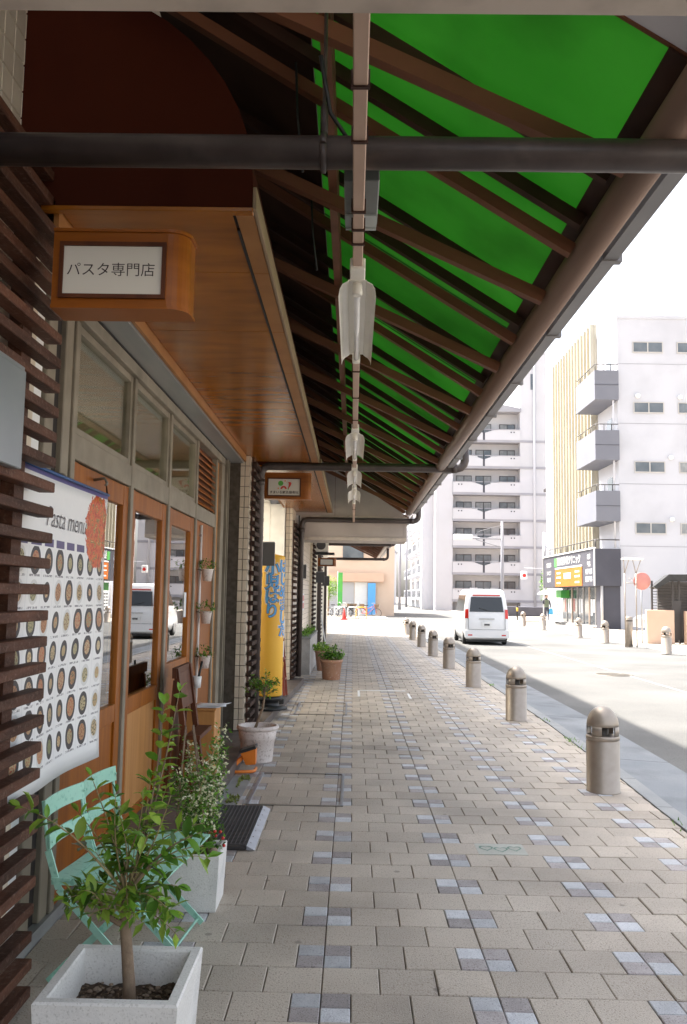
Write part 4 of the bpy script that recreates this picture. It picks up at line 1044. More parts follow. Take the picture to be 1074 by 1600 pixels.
for k in range(20):
    a = R.random()*6.28; p = Vector((-.735+.06*math.cos(a), 4.31+.07*math.sin(a), .23)); v = Vector((R.uniform(-.25, .22), R.uniform(-.2, .2), 1)); L = R.uniform(.3, .62); pts = [p]
    for s in range(9):
        v = v*.85+Vector((R.gauss(0, .2), R.gauss(0, .2), R.uniform(.0, .5)-(.2 if s > 5 else 0))); p = p+v.normalized()*L/9; pts.append(p)
    MB().tube(pts, .0018, 4, False).build('stem', 'twig', t)
    for p in pts[1:]:
        for q in range(15):
            pp = p+Vector((R.gauss(0, .026), R.gauss(0, .026), R.gauss(0, .024)))
            leaf_into(fo if R.random() < .6 else fd, pp, rnd_dir(.0), R.uniform(.016, .03), .55, R.uniform(-1, 1))
        if p.z > .36 and R.random() < .7:
            for q in range(4):
                pp = p+Vector((R.gauss(.01, .022), R.gauss(-.01, .022), R.gauss(.01, .018)))
                for w_ in range(4): leaf_into(fl_, pp, rnd_dir(.3), .017, .7, R.uniform(-1, 1))
stuff(fo.build('foliage', 'leaf', t)); stuff(fd.build('foliage', 'leaf_dark', t)); stuff(fl_.build('blossom', 'flower', t))
for k in range(9):
    p = (R.uniform(-.72, -.60), R.uniform(4.2, 4.36), R.uniform(.27, .36)); MB().lathe([(0, -.009), (.008, -.004), (.008, .004), (0, .009)], 8, p).build('berry', 'berry', t)
MB().lathe([(0, -.016), (.02, -.008), (.02, .006), (0, .018)], 10, (-.645, 4.21, .275)).build('pebble', 'pebble', t)

# small tree in a round white pot
t = thing('potted_tree', 'small tree with a bent stem in a round white pot', 'potted plant', (-.838, 7.86, 0))
c = (-.838, 7.86, 0)
MB().lathe([(0, .004), (.135, .0), (.14, .012), (.155, .19), (.162, .195), (.172, .275), (.168, .28), (.186, .286), (.192, .30), (.186, .318), (.165, .320), (.155, .31), (.148, .25), (0, .25)], 36, c).build('pot', 'old_pot', t)
MB().lathe([(0, .268), (.149, .262)], 20, c).build('soil', 'soil', t)
MB().tube([(-.87, 7.84, .26), (-.835, 7.85, .36), (-.80, 7.86, .46), (-.785, 7.86, .56), (-.79, 7.86, .66)], [.014, .012, .011, .009, .006], 10).build('trunk', 'bark', t)
f1, f2 = MB(), MB()
for k in range(26):
    d = rnd_dir(.5); d.z = abs(d.z)*.9-.1; p0 = Vector((-.79, 7.86, R.uniform(.55, .66))); L = R.uniform(.10, .235); p1 = p0+Vector((d.x*L*1.0, d.y*L, d.z*L+.03))
    if k % 9 == 0: p1.x -= .1; p1.z += .06
    MB().tube([p0, p0.lerp(p1, .5)+Vector((0, 0, .01)), p1], [.004, .003, .0015], 5, False).build('branch', 'bark', t)
    for q in range(13):
        u = R.uniform(.35, 1.05); leaf_into(f1 if R.random() < .55 else f2, p0.lerp(p1, u)+Vector((R.gauss(0, .008), R.gauss(0, .008), R.gauss(0, .008))), rnd_dir(.2)+d*.6, R.uniform(.03, .055), .38, R.uniform(-1, 1))
stuff(f1.build('crown', 'leaf', t)); stuff(f2.build('crown', 'leaf_dark', t))

# terracotta pots farther along
def round_pot(name, label, x, y, prof, mat, spread, h, n, leafs, size, lm=('leaf', 'leaf_dark')):
    t = thing(name, label, 'potted plant', (x, y, 0))
    MB().lathe(prof, 32, (x, y, 0)).build('pot', mat, t)
    zt = max(z for r, z in prof); MB().lathe([(0, zt-.03), (max(r for r, z in prof)*.88, zt-.035)], 20, (x, y, 0)).build('soil', 'soil', t)
    fA, fB = MB(), MB()
    for k in range(n):
        a = R.random()*6.28; rr = spread*math.sqrt(R.random()); p0 = Vector((x+rr*.5*math.cos(a), y+rr*.5*math.sin(a), zt-.03)); p1 = Vector((x+rr*math.cos(a), y+rr*math.sin(a), zt+h*R.uniform(.35, 1)*(1.1-.5*rr/spread)))
        for q in range(leafs):
            u = R.uniform(.3, 1); leaf_into(fA if R.random() < .55 else fB, p0.lerp(p1, u)+Vector((R.gauss(0, .012), R.gauss(0, .012), R.gauss(0, .012))), rnd_dir(.3)+Vector((math.cos(a), math.sin(a), .3))*.5, size*R.uniform(.6, 1.3), .5, R.uniform(-1, 1))
    stuff(fA.build('foliage', lm[0], t)); stuff(fB.build('foliage', lm[1], t)); return t
round_pot('potted_herb', 'terracotta pot of bushy green herbs on the paving', -.36, 15.45, [(0, .003), (.15, 0), (.155, .01), (.185, .30), (.2, .305), (.205, .345), (.195, .352), (.175, .345), (.165, .29), (0, .29)], 'terracotta', .24, .24, 70, 9, .055)
round_pot('potted_herb', 'paler pot of light green plants behind the terracotta pot', -.56, 17.2, [(0, .003), (.12, 0), (.125, .01), (.17, .36), (.185, .365), (.185, .39), (.16, .39), (.15, .34), (0, .34)], 'terracotta', .27, .2, 50, 8, .06, ('leaf_lime', 'leaf'))

# three little pots hanging on a white rod
for z, lb in ((1.60, 'top small white pot hanging on the door post'), (1.235, 'middle small white pot hanging on the door post'), (.855, 'lowest small white pot hanging on the door post')):
    x, y = -1.265, 7.42
    t = thing('hanging_pot', lb, 'potted plant', (x, y, z), 'small pots hanging in a column')
    MB().lathe([(0, 0), (.036, 0), (.052, .10), (.055, .105), (.049, .105), (.044, .085), (0, .085)], 20, (x, y, z)).build('pot', 'old_pot', t)
    MB().tube([(x-.05, y, z+.09), (x-.062, y, z+.10), (XD-.02, y, z+.10)], .004, 6).build('hook', 'black', t)
    f = MB(); f2 = MB()
    for k in range(110):
        a = R.random()*6.28; rr = .085*math.sqrt(R.random()); leaf_into(f if R.random() < .5 else f2, (x+rr*math.cos(a), y+rr*math.sin(a), z+.10+R.uniform(-.01, .11)*(1-rr*5)), rnd_dir(.4), R.uniform(.022, .042), .45)
    stuff(f.build('foliage', 'leaf', t)); stuff(f2.build('foliage', 'leaf_dark', t))
t = thing('white_rod', 'thin white rod fixed upright on the wooden panel', 'rod', (XD, 7.42, .1)); MB().tube([(XD-.005, 7.46, .45), (XD-.005, 7.46, 2.09)], .011, 8).build('rod', 'white', t)
for z in (.5, 2.0): MB().box(XD-.02, XD+.002, 7.445, 7.475, z-.01, z+.01).build('clip', 'steel', t)

# wooden menu stand with papers
t = thing('menu_stand', 'dark wooden menu easel in front of the shop door', 'easel', (-1.17, 6.15, 0))
for yy in (5.92, 6.36):
    MB().bar((-1.05, yy, .0), (-1.20, yy, .98), .035, .05, (0, 1, 0)).build('front_leg', 'door_dark', t)
    MB().bar((-1.25, yy, .1), (-1.20, yy, .90), .03, .04, (0, 1, 0)).build('back_leg', 'door_dark', t)
MB().bar((-1.205, 5.88, .95), (-1.205, 6.40, .95), .03, .07).build('top_rail', 'door_dark', t)
b = MB(); b.poly([(-1.165, 5.95, .70), (-1.165, 6.33, .70), (-1.20, 6.33, .94), (-1.20, 5.95, .94)], (.012, 0, .002)); b.build('board', 'door_dark', t)
MB().bar((-1.07, 5.9, .52), (-1.07, 6.38, .52), .10, .03).build('ledge', 'door_dark', t)
MB().bar((-1.075, 5.93, .22), (-1.075, 6.35, .22), .03, .04).build('lower_rail', 'door_dark', t)
t = thing('wood_pedestal', 'pale wooden box stand holding papers by the easel', 'stand', (-1.12, 6.85, .1))
MB().box(-1.27, -1.04, 6.64, 6.94, .10, .60, .004).build('body', 'door_light', t); MB().box(-1.28, -1.03, 6.63, 6.95, .601, .62, .003).build('top', 'door_light', t)
t = thing('paper_sheets', 'loose white printed sheets on the pedestal', 'papers', (-1.1, 6.7, .63))
for k in range(4):
    a = R.uniform(-.3, .3); cx, cy = -1.13+.015*k, 6.74+R.uniform(-.03, .03); b = MB(); vs = []
    for i in range(6):
        for j in range(2):
            u, v = (i/5-.5)*.26, (j-.5)*.19; vs.append((cx+u*math.cos(a)-v*math.sin(a), cy+u*math.sin(a)+v*math.cos(a), .624+.003*k+.012*(i/5)**3*(1 if k % 2 else .2)))
    b.add(vs, [(2*i, 2*i+2, 2*i+3, 2*i+1) for i in range(5)], True); o = b.build('sheet', 'paper', t); md = o.modifiers.new('thickness', 'SOLIDIFY'); md.thickness = .001
t = thing('pen_cup', 'small white cup with a marker pen on the easel', 'cup', (-1.15, 6.33, .8))
MB().lathe([(0, 0), (.026, 0), (.032, .085), (.029, .085), (.024, .01)], 16, (-1.14, 6.40, .80)).build('cup', 'white', t); MB().tube([(-1.14, 6.40, .83), (-1.115, 6.44, .99)], .009, 8).build('pen', 'black', t)
t = thing('wall_notice', 'little white notice on the narrow door glass', 'notice', (XD-.03, 7.0, 1.4)); MB().box(XD-.034, XD-.0325, 6.93, 7.02, 1.30, 1.50).build('sheet', 'paper', t)

# black entrance mat
t = thing('entrance_mat', 'black grid entrance mat with a metal edge on the paving', 'mat', (-.8, 5.65, 0))
zt = .026
MB().box(-1.05, -.60, 5.16, 6.13, .002, zt, .006).build('base', 'mat_black', t)
b = MB()
for k in range(17): x = -1.03+k*.0255; b.box(x, x+.004, 5.185, 6.11, zt, zt+.006)
for k in range(32): y = 5.19+k*.0295; b.box(-1.035, -.61, y, y+.004, zt, zt+.0055)
b.build('grid', 'plate', t)
b = MB(); b.poly([(-.598, 5.16, .004), (-.55, 5.16, .004), (-.598, 5.16, zt+.003)], (0, .97, 0)); e = b.build('metal_edge', 'mat_edge', t)
for k in range(7): MB().lathe([(.006, 0), (.005, .003), (0, .004)], 8, (-.585, 5.25+k*.13, zt-.006)).build('screw', 'iron', e)

# orange floodlight lying by the pot
t = thing('work_light', 'orange portable work light lying beside the round white pot', 'lamp', (-.93, 7.45, 0))
b = MB(); fr = [(-1.02, 7.28, .018), (-.84, 7.30, .018), (-.80, 7.44, .018)]
b.tube([(-1.03, 7.42, .02), (-1.03, 7.28, .02), (-1.0, 7.26, .02), (-.82, 7.30, .02), (-.80, 7.33, .02), (-.80, 7.45, .02)], .013, 8); b.build('stand', 'orange', t)
MB().bar((-1.0, 7.34, .03), (-.90, 7.42, .13), .02, .03).build('bracket', 'orange', t)
b = MB(); A = [Vector(p) for p in ((-.925, 7.36, .155), (-.80, 7.36, .195), (-.80, 7.50, .195), (-.925, 7.50, .155))]; B_ = [Vector(p) for p in ((-.88, 7.39, .055), (-.80, 7.39, .06), (-.80, 7.47, .06), (-.88, 7.47, .055))]
b.add(A+B_, [(0, 1, 2, 3), (7, 6, 5, 4), (0, 4, 5, 1), (1, 5, 6, 2), (2, 6, 7, 3), (3, 7, 4, 0)]); b.build('housing', 'orange', t)
b = MB(); up_ = Vector((-.3, 0, .95)).normalized()*.022; A2 = [p+(p-Vector((-.8625, 7.43, .175)))*.1 for p in A]; b.add(A2+[p+up_ for p in A2], [(3, 2, 1, 0), (4, 5, 6, 7), (0, 1, 5, 4), (1, 2, 6, 5), (2, 3, 7, 6), (3, 0, 4, 7)]); q = b.build('lamp_frame', 'black', t)
b = MB(); A3 = [p+up_*1.05+(Vector((-.8625, 7.43, .175))-p)*.15 for p in A]; b.add(A3, [(0, 1, 2, 3)]); b.build('lens', 'box_grey', q)
MB().tube([(-1.02, 7.3, .03), (-1.07, 7.32, .09), (-1.12, 7.36, .115), (-1.16, 7.5, .11), (-1.2, 7.9, .11)], .005, 6).build('cable', 'black', t)
MB().box(-.905, -.87, 7.385, 7.388, .08, .11).build('rating_label', 'paper', t)
MB().add([(-.80, 7.37, .215), (-.82, 7.41, .225), (-.835, 7.42, .26), (-.815, 7.38, .25)], [(0, 1, 2, 3)]).build('swing_tag', 'paper', t)

# yellow round banner of the clinic
cx, cy, cr = -1.0, 10.62, .155
t = thing('clinic_drum_sign', 'tall yellow round standing sign with blue Japanese letters', 'sign', (cx, cy, .1))
b = MB().lathe([(0, .26), (cr-.01, .262), (cr, .275), (cr, 1.955), (cr-.01, 1.97), (0, 2.0)], 40, (cx, cy, 0)); dr = b.build('drum', 'yellow', t)
MB().lathe([(0, .10), (.22, .10), (.225, .125), (.15, .14), (.12, .15), (.12, .20), (.16, .21), (.165, .255), (0, .256)], 32, (cx, cy, 0)).build('base', 'black', t)
am = -1.46
for (tt, mt, lf) in zip(T_V1, ('white', 'navy', 'blue'), (.0015, .003, .0045)): put_text(tt, 'lettering', mt, dr, (0, 0, 1.545), wrap=((cx, cy), cr, am), lift=lf)
for (tt, mt, lf) in zip(T_V2, ('white', 'navy', 'blue'), (.0015, .003, .0045)): put_text(tt, 'lettering', mt, dr, (0, 0, 1.44), wrap=((cx, cy), cr, am+1.08), lift=lf)
# brochure stand
t = thing('brochure_stand', 'red wooden stand holding brochures in front of the clinic', 'stand', (-.93, 11.9, .1))
for yy in (11.7, 12.1):
    MB().bar((-.90, yy, .1), (-.98, yy, 1.02), .03, .03, (0, 1, 0)).build('front_leg', 'red_wood', t); MB().bar((-1.10, yy, .1), (-.98, yy, 1.0), .025, .03, (0, 1, 0)).build('back_leg', 'red_wood', t)
for z in (.35, .62, .88): MB().box(-1.05, -.90+(.35-z)*.08, 11.70, 12.10, z-.012, z+.012).build('shelf', 'red_wood', t)
MB().box(-1.02, -.99, 11.68, 12.12, .4, 1.05).build('back_board', 'black', t)
for k, (z, y, h) in enumerate(((.36, 11.78, .22), (.36, 11.98, .2), (.63, 11.76, .22), (.63, 11.95, .22), (.89, 11.80, .24), (.89, 11.98, .3), (1.05, 11.86, .26))):
    b = MB(); b.box(-.955-.0, -.945, y-.06, y+.06, z, z+h); b.build('brochure', R.choice(['paper', 'paper', 'white', 'yellow']), t)
t = thing('floor_fixture', 'black box with cable on the step by the brochures', 'box', (-.9, 11.2, .1)); MB().box(-.99, -.86, 11.1, 11.4, .097, .17, .01).build('case', 'black', t); MB().box(-.97, -.88, 11.42, 11.6, .097, .112).build('paper', 'paper', t)
# stone planter wall
t = thing('stone_planter', 'low grey stone planter against the tiled wall', 'planter', (-.9, 18, 0))
MB().box(-.995, -.80, 16.2, 19.4, -.02, .66).build('core', 'stone', t)
for k in range(4): MB().box(-.799, -.782, 16.2+k*.8+.004, 16.2+(k+1)*.8-.004, .0, .655, .003).build('slab', 'stone', t)
MB().box(-.998, -.775, 16.17, 19.43, .662, .70, .005).build('coping', 'sill', t)
f = MB()
for k in range(500): leaf_into(f, (R.uniform(-.97, -.82), R.uniform(16.25, 19.3), .70+abs(R.gauss(0, .05))), rnd_dir(.4), R.uniform(.04, .08), .5)
stuff(f.build('foliage', 'leaf', t))
t = thing('wall_notice', 'red and white notice on the tiled wall', 'notice', (-.99, 16.5, 1.3)); o = MB().box(-.992, -.985, 16.6, 17.5, 1.18, 1.52).build('sheet', 'paper', t)
for k in range(4):
    for j in range(2): MB().box(-.9845, -.983, 16.68+k*.2, 16.80+k*.2, 1.22+j*.15, 1.33+j*.15).build('print', 'red', o)
t = thing('air_conditioner', 'beige air conditioner hung on the far shop wall', 'air conditioner', (-.8, 20.5, 2.6))
MB().box(-.97, -.60, 20.4, 20.7, 2.52, 2.84, .01).build('case', 'lamp_white', t); MB().lathe([(.11, 0), (.11, -.01), (.09, -.012), (0, -.012)], 20, (-.77, 20.4, 2.68), axis='y').build('fan_grille', 'plate', t)
MB().box(-.98, -.45, 20.35, 20.8, 2.46, 2.505).build('bracket', 'black', t)
t, p = wooden_sign('distant small wooden box sign under the air conditioner', -.86, -.42, 21.0, 2.2, 2.4, .1, -.8, -.5, 2.235, 2.365)
t = thing('leaning_board', 'white board leaning at the foot of the far screen', 'board', (-.75, 22, 0)); MB().bar((-.62, 21.8, 0), (-.83, 22.0, 1.15), .03, .10, (0, 1, 0)).build('board', 'white', t)

# ------------------------------------------------------------------ bollards
def bollard():
    t = thing('bollard', 'x', 'bollard', (0, 0, 0), 'round topped metal bollards')
    r = .128
    MB().lathe([(0, .0), (r+.004, 0), (r+.004, .006), (r, .008), (r, .388), (r-.006, .394), (r-.006, .400), (r+.001, .402), (r+.001, .428), (r-.005, .434), (.05, .434)], 40).build('post', 'bollard', t, True)
    MB().lathe([(.045, .43), (.045, .515), (0, .515)], 16).build('core', 'bollard_dark', t, True)
    prof = [(r-.004, .505)]+[((r-.004)*math.cos(a), .505+(r+.026)*math.sin(a)) for a in [rad(9*k) for k in range(1, 11)]]
    MB().lathe([(r-.014, .505)]+prof, 40).build('dome', 'bollard', t, True)
    for k in range(4):
        a = rad(90*k+45+12)
        MB().lathe([(r-.014, .432), (r-.004, .432), (r-.004, .506), (r-.014, .506), (r-.014, .432)], 8, a0=a-rad(19), a1=a+rad(19)).build('dome_leg', 'bollard', t, True)
    return t
b0_ = bollard()
left_b = [((1.997, 6.919), 'nearest metal bollard at the right edge of the paving'), ((2.045, 10.77), 'second metal bollard from the viewer along the kerb'), ((2.06, 14.628), 'third metal bollard from the viewer along the kerb'),
          ((2.06, 18.3), 'fourth metal bollard from the viewer along the kerb'), ((2.07, 22.0), 'fifth metal bollard from the viewer along the kerb'), ((2.09, 25.9), 'sixth metal bollard from the viewer along the kerb'), ((2.1, 29.8), 'seventh metal bollard along the kerb'), ((2.12, 33.7), 'eighth metal bollard along the kerb')]
right_b = [((9.08, 24.99), 'bollard across the road before the beige walls'), ((8.99, 30.72), 'bollard across the road left of the lamp frame'), ((9.06, 34.5), 'bollard across the road in front of the clinic glass'), ((9.4, 42.5), 'bollard across the road beyond the clinic glass'), ((9.5, 47.9), 'farthest bollard across the road near the person')]
first = True
for (x, y), lb in left_b+right_b:
    o = b0_ if first else copy_tree(b0_); first = False
    o.location = (x, y, -.03 if x > 5 else 0); o.rotation_euler.z = R.uniform(-.1, .1) if x < 5 else R.random(); o['label'] = lb
    if x > 5: o.scale = (1.15, 1.15, 1.2)
for (x, y), lb in left_b[1:3]:
    pass

# ------------------------------------------------------------------ the white van on the road
t = thing('parked_van', 'small white van standing on the road seen from behind', 'van', (4.42, 28.3, ZR))
vx, vy = 4.42, 28.3
def rrect(hw, y0, y1, z, rc=.14, n=4):
    pts = []
    for cx_, cy_, a0 in ((hw-rc, y1-rc, 0), (-hw+rc, y1-rc, 90), (-hw+rc, y0+rc, 180), (hw-rc, y0+rc, 270)):
        for k in range(n+1): a = rad(a0+90*k/n); pts.append((vx+cx_+rc*math.cos(a), vy+cy_+rc*math.sin(a), z))
    return pts
sl_ = [(.18, .66, .06, 3.25), (.24, .70, .0, 3.3), (.45, .735, -.02, 3.33), (.75, .74, 0, 3.32), (.98, .735, .02, 3.22), (1.05, .725, .03, 2.75), (1.45, .67, .10, 2.35), (1.74, .62, .17, 2.05), (1.80, .58, .22, 1.95), (1.825, .48, .32, 1.85)]
b = MB(); rings = [rrect(hw, a, c, ZR+z, .13) for z, hw, a, c in sl_]; n = len(rings[0])
for rg in rings: b.v += [Vector(p) for p in rg]
for i in range(len(rings)-1):
    for k in range(n): b.f.append((i*n+k, i*n+(k+1) % n, (i+1)*n+(k+1) % n, (i+1)*n+k)); b.sm.append(True)
b.f += [tuple(range(n))[::-1], tuple((len(rings)-1)*n+k for k in range(n))]; b.sm += [False, True]
body = b.build('body', 'van_white', t)
def quad(pts, name, mat, parent, ext): return MB().poly([(vx+x, vy+y, ZR+z) for x, y, z in pts], ext).build(name, mat, parent)
quad([(-.56, .015, 1.08), (.56, .015, 1.08), (.50, .105, 1.56), (-.50, .105, 1.56)], 'rear_window', 'van_glass', t, (0, .03, .01))
for s in (-1, 1):
    quad([(s*.725, .25, 1.08), (s*.725, 2.55, 1.08), (s*.655, 2.05, 1.62), (s*.655, .32, 1.62)], 'side_window', 'van_glass', t, (-s*.03, 0, 0))
    quad([(s*.60, -.012, .86), (s*.715, .05, .86), (s*.70, .075, 1.16), (s*.60, .012, 1.16)], 'tail_light', 'tail_red', t, (0, .03, 0))
quad([(-.165, -.035, .60), (.165, -.035, .60), (.165, -.03, .76), (-.165, -.03, .76)], 'number_plate', 'white', t, (0, .02, 0))
quad([(-.72, -.045, .24), (.72, -.045, .24), (.72, -.045, .46), (-.72, -.045, .46)], 'bumper', 'van_white', t, (0, .06, 0))
quad([(-.64, .10, .10), (.64, .10, .10), (.64, .10, .235), (-.64, .10, .235)], 'underside', 'black', t, (0, 2.9, 0))
quad([(-.25, -.03, .83), (.25, -.03, .83), (.25, -.03, .87), (-.25, -.03, .87)], 'garnish', 'steel', t, (0, .02, 0))
for s in (-1, 1):
    for yy in (.55, 2.75):
        q = MB().lathe([(.0, -.07), (.20, -.075), (.265, -.06), (.275, -.03), (.275, .03), (.265, .06), (.20, .075), (0, .07)], 28, (vx+s*.66, vy+yy, ZR+.275), axis='x').build('tyre', 'rubber', t)
        MB().lathe([(0, s*.078), (.17, s*.078), (.18, s*.07)], 20, (vx+s*.66, vy+yy, ZR+.275), axis='x').build('rim', 'steel', q)
for s in (-1, 1): quad([(s*.60-.004, -.028, .50), (s*.60+.004, -.028, .50), (s*.60+.004, -.018, .86), (s*.60-.004, -.018, .86)], 'panel_gap', 'black', t, (0, .02, 0))
quad([(-.60, -.027, .495), (.60, -.027, .495), (.60, -.027, .503), (-.60, -.027, .503)], 'panel_gap', 'black', t, (0, .02, 0))
for s in (-1, 1): quad([(s*.55-.07, -.05, .30), (s*.55+.07, -.05, .30), (s*.55+.07, -.05, .34), (s*.55-.07, -.05, .34)], 'reflector', 'tail_red', t, (0, .02, 0))
quad([(-.09, -.04, .63), (.09, -.04, .63), (.09, -.038, .69), (-.09, -.038, .69)], 'plate_print', 'plate', t, (0, .002, 0))
quad([(-.45, .12, 1.60), (.45, .12, 1.60), (.45, .12, 1.64), (-.45, .12, 1.64)], 'brake_light', 'tail_red', t, (0, .05, 0))
MB().tube([(vx+.1, vy+.0, ZR+1.1), (vx-.25, vy+.03, ZR+1.2)], .01, 6).build('wiper', 'black', t)

# ------------------------------------------------------------------ clinic building across the road
cb = thing('clinic_building', 'white building across the road with grey balconies and gold fins', 'building', (14, 45, 0))
MB().box(14, 32, 45, 62, -.1, 16.6).build('wall', 'render_white', cb)
MB().box(13.98, 32.05, 44.96, 62.05, 16.6, 16.78).build('parapet', 'render_white', cb)
for z in (4.3, 7.6, 10.85, 14.1): MB().box(14.02, 32, 44.992, 44.998, z, z+.03).build('panel_joint', 'apt_band', cb)
for x0 in (14.88, 17.25, 19.7, 22.1):
    for z0 in (5.02, 8.28, 11.48, 14.78):
        f = MB(); f.box(x0-.05, x0+1.58, 44.95, 44.99, z0-.06, z0-.005); f.box(x0-.05, x0+1.58, 44.95, 44.99, z0+.505, z0+.55); f.box(x0-.05, x0, 44.952, 44.99, z0-.005, z0+.505); f.box(x0+1.53, x0+1.58, 44.952, 44.99, z0-.005, z0+.505); f.box(x0+.735, x0+.795, 44.953, 44.99, z0-.005, z0+.505)
        q = f.build('window', 'win_frame', cb)
        for k in (0, 1): MB().box(x0+k*.795, x0+.735+k*.795, 44.97, 44.99, z0-.004, z0+.504).build('pane', 'win_glass' if R.random() < .85 else 'curtain', q)
for x, z in ((15.05, 12.35), (16.75, 9.05), (16.75, 5.75), (17.3, 12.3), (19.3, 9.05)): MB().lathe([(0, 0), (.10, 0), (.13, -.06), (.12, -.16), (0, -.18)], 14, (x, 45, z), axis='y').build('vent_hood', 'white', cb)
for x in (15.8, 17.6, 19.0): MB().box(x, x+.6, 47, 47.6, 16.78, 17.3).build('rooftop_unit', 'box_pale', cb)
for zt_ in (13.68, 10.44, 7.2):
    q = MB().box(12.72, 13.995, 44.75, 48.6, zt_-1.6, zt_, .01).build('balcony', 'balcony', cb)
    MB().box(12.70, 13.99, 44.73, 44.748, zt_-.80, zt_-.78).build('panel_line', 'slate', q)
    b = MB(); b.tube([(13.96, 44.8, zt_+.33), (12.77, 44.8, zt_+.33), (12.77, 48.55, zt_+.33)], .025, 8)
    for p_ in ((13.6, 44.8), (13.2, 44.8), (12.77, 44.8), (12.77, 45.8), (12.77, 46.8), (12.77, 47.8)): b.tube([(p_[0], p_[1], zt_), (p_[0], p_[1], zt_+.33)], .02, 6)
    b.build('railing', 'rail', q)
    MB().box(13.98, 14.0-.003, 46.0, 46.9, zt_-.3, zt_+.9).build('balcony_door', 'win_glass', cb)
MB().tube([(13.75, 44.95, 4.2), (13.75, 44.95, 16)], .05, 8).build('downpipe', 'render_white', cb)
MB().box(13.86, 13.998, 48.7, 58.3, 4.3, 17.45).build('fin_backing', 'gold', cb)
for k in range(14): MB().box(13.62, 13.858, 48.75+k*.72, 48.87+k*.72, 4.3, 17.5).build('fin', 'gold', cb)
sg = MB().box(12.62, 13.997, 44.8, 56.8, 2.2, 4.15, .01).build('sign_band', 'slate', cb)
MB().box(12.58, 13.99, 56.78, 56.86, 2.18, 4.2).build('sign_edge', 'win_frame', sg); MB().box(12.59, 12.64, 44.78, 44.86, 2.2, 4.2).build('sign_edge', 'white', sg); MB().box(12.56, 12.7, 44.8, 56.8, 4.15, 4.22).build('sign_edge', 'white', sg)
XS = 12.612
MB().box(12.585, 12.618, 47.2, 53.4, 2.23, 3.28).build('orange_panel', 'sign_orange', sg)
MB().box(12.575, 12.618, 47.2, 53.4, 3.30, 3.38).build('sign_edge', 'white', sg)
put_text(T_NEURO, 'lettering', 'white', sg, (XS, 50.3, 3.72), right=(0, -1, 0), up=(0, 0, 1))
MB().box(12.605, 12.618, 53.1, 53.7, 3.45, 3.98).build('cross_emblem', 'sign_green', sg)
for k, (yy, zz) in enumerate(((45.9, 3.75), (45.9, 3.35), (45.9, 2.95), (45.9, 2.55), (55.2, 3.6), (55.2, 3.1), (55.2, 2.65))): put_text(T_SMALL[k], 'lettering', 'white', sg, (XS, yy, zz), right=(0, -1, 0))
for zz, w_ in ((3.05, .9), (2.78, 1.1), (2.45, .9)):
    for yc in (52.5, 48.2): MB().box(12.578, 12.5845, yc-w_/2, yc+w_/2, zz-.05, zz+.05).build('small_print', 'white', sg)
MB().box(12.578, 12.5845, 49.6, 51.2, 2.68, 3.02).build('print_block', 'white', sg)
b = MB(); b.tube([(13.95, 44.85, 4.62), (12.68, 44.85, 4.62), (12.68, 56.7, 4.62)], .03, 8)
for k in range(9): b.tube([(12.68, 44.85+k*1.48, 4.15), (12.68, 44.85+k*1.48, 4.62)], .03, 6)
b.build('railing', 'rail', sg)
MB().box(13.0, 13.998, 44.98, 45.9, -.05, 2.2).build('slate_wall', 'slate', cb)
MB().tube([(13.0, 44.86, -.03), (13.0, 44.86, 2.2)], .07, 12).build('column', 'win_frame', cb)
MB().box(12.8, 13.998, 45.9, 57, -.06, .04).build('entrance_floor', 'stone', cb)
for k in range(8):
    y0 = 45.95+k*1.3; MB().box(13.7, 13.82, y0, y0+.12, .04, 2.2).build('post', 'win_frame' if k % 3 else 'beige_bldg', cb)
    q = MB().box(13.75, 13.77, y0+.12, y0+1.3, .04, 2.2).build('shop_pane', 'win_glass', cb)
    for j in range(2):
        if R.random() < .7: MB().box(13.735, 13.748, y0+.25+j*.5, y0+.62+j*.5, .5+R.random()*.3, 1.5).build('poster', R.choice(['paper', 'white', 'sign_pink', 'blue']), q)
MB().box(13.2, 13.74, 54.5, 55.8, 1.55, 2.05).build('green_board', 'sign_green', cb)
t = thing('sign_stand', 'white listing board standing outside the clinic', 'sign', (12.6, 53.2, 0))
MB().box(12.55, 12.6, 51.9, 53.6, .1, 1.55).build('board', 'white', t)
for yy in (51.95, 53.5): MB().box(12.6, 12.95, yy, yy+.05, -.03, .12).build('foot', 'steel', t)
for k in range(6):
    for j in range(3): MB().box(12.54, 12.5495, 52.05+j*.5, 52.4+j*.5, .3+k*.2, .38+k*.2).build('print', 'plate', t)

# lamp frame, round sign, shelter
t = thing('lamp_frame', 'slim twin pole street lamp with a bar top across the road', 'street lamp', (9.07, 28.1, -.03))
for x, xt in ((8.89, 8.86), (9.26, 9.42)):
    MB().tube([(x, 28.1, -.03), (x, 28.1, 2.36)], .022, 8).build('pole', 'bollard', t)
    MB().tube([(x, 28.1, 2.36), (xt, 28.1, 2.8)], .014, 6).build('strut', 'bollard', t); MB().tube([(x, 28.1, 2.36), (x+(.14 if x < 9 else -.1), 28.1, 2.8)], .014, 6).build('strut', 'bollard', t)
MB().box(8.80, 9.48, 28.02, 28.18, 2.8, 2.86, .01).build('lamp_bar', 'lamp_white', t)
MB().tube([(8.89, 28.1, 2.05), (9.26, 28.1, 2.05)], .012, 6).build('cross_bar', 'bollard', t); MB().lathe([(.05, -.02), (.05, .02)], 12, (9.07, 28.1, 2.18), axis='y').build('emblem', 'bollard', t)
t = thing('square_post', 'waist high metal post between the lamp poles', 'bollard', (9.08, 28.25, -.03)); MB().lathe([(0, -.03), (.12, -.03), (.12, .93), (.10, .95), (0, .95)], 20, (9.08, 28.35, 0)).build('post', 'bollard', t)
MB().lathe([(.125, .80), (.125, .84)], 20, (9.08, 28.35, 0)).build('band', 'bollard_dark', t)
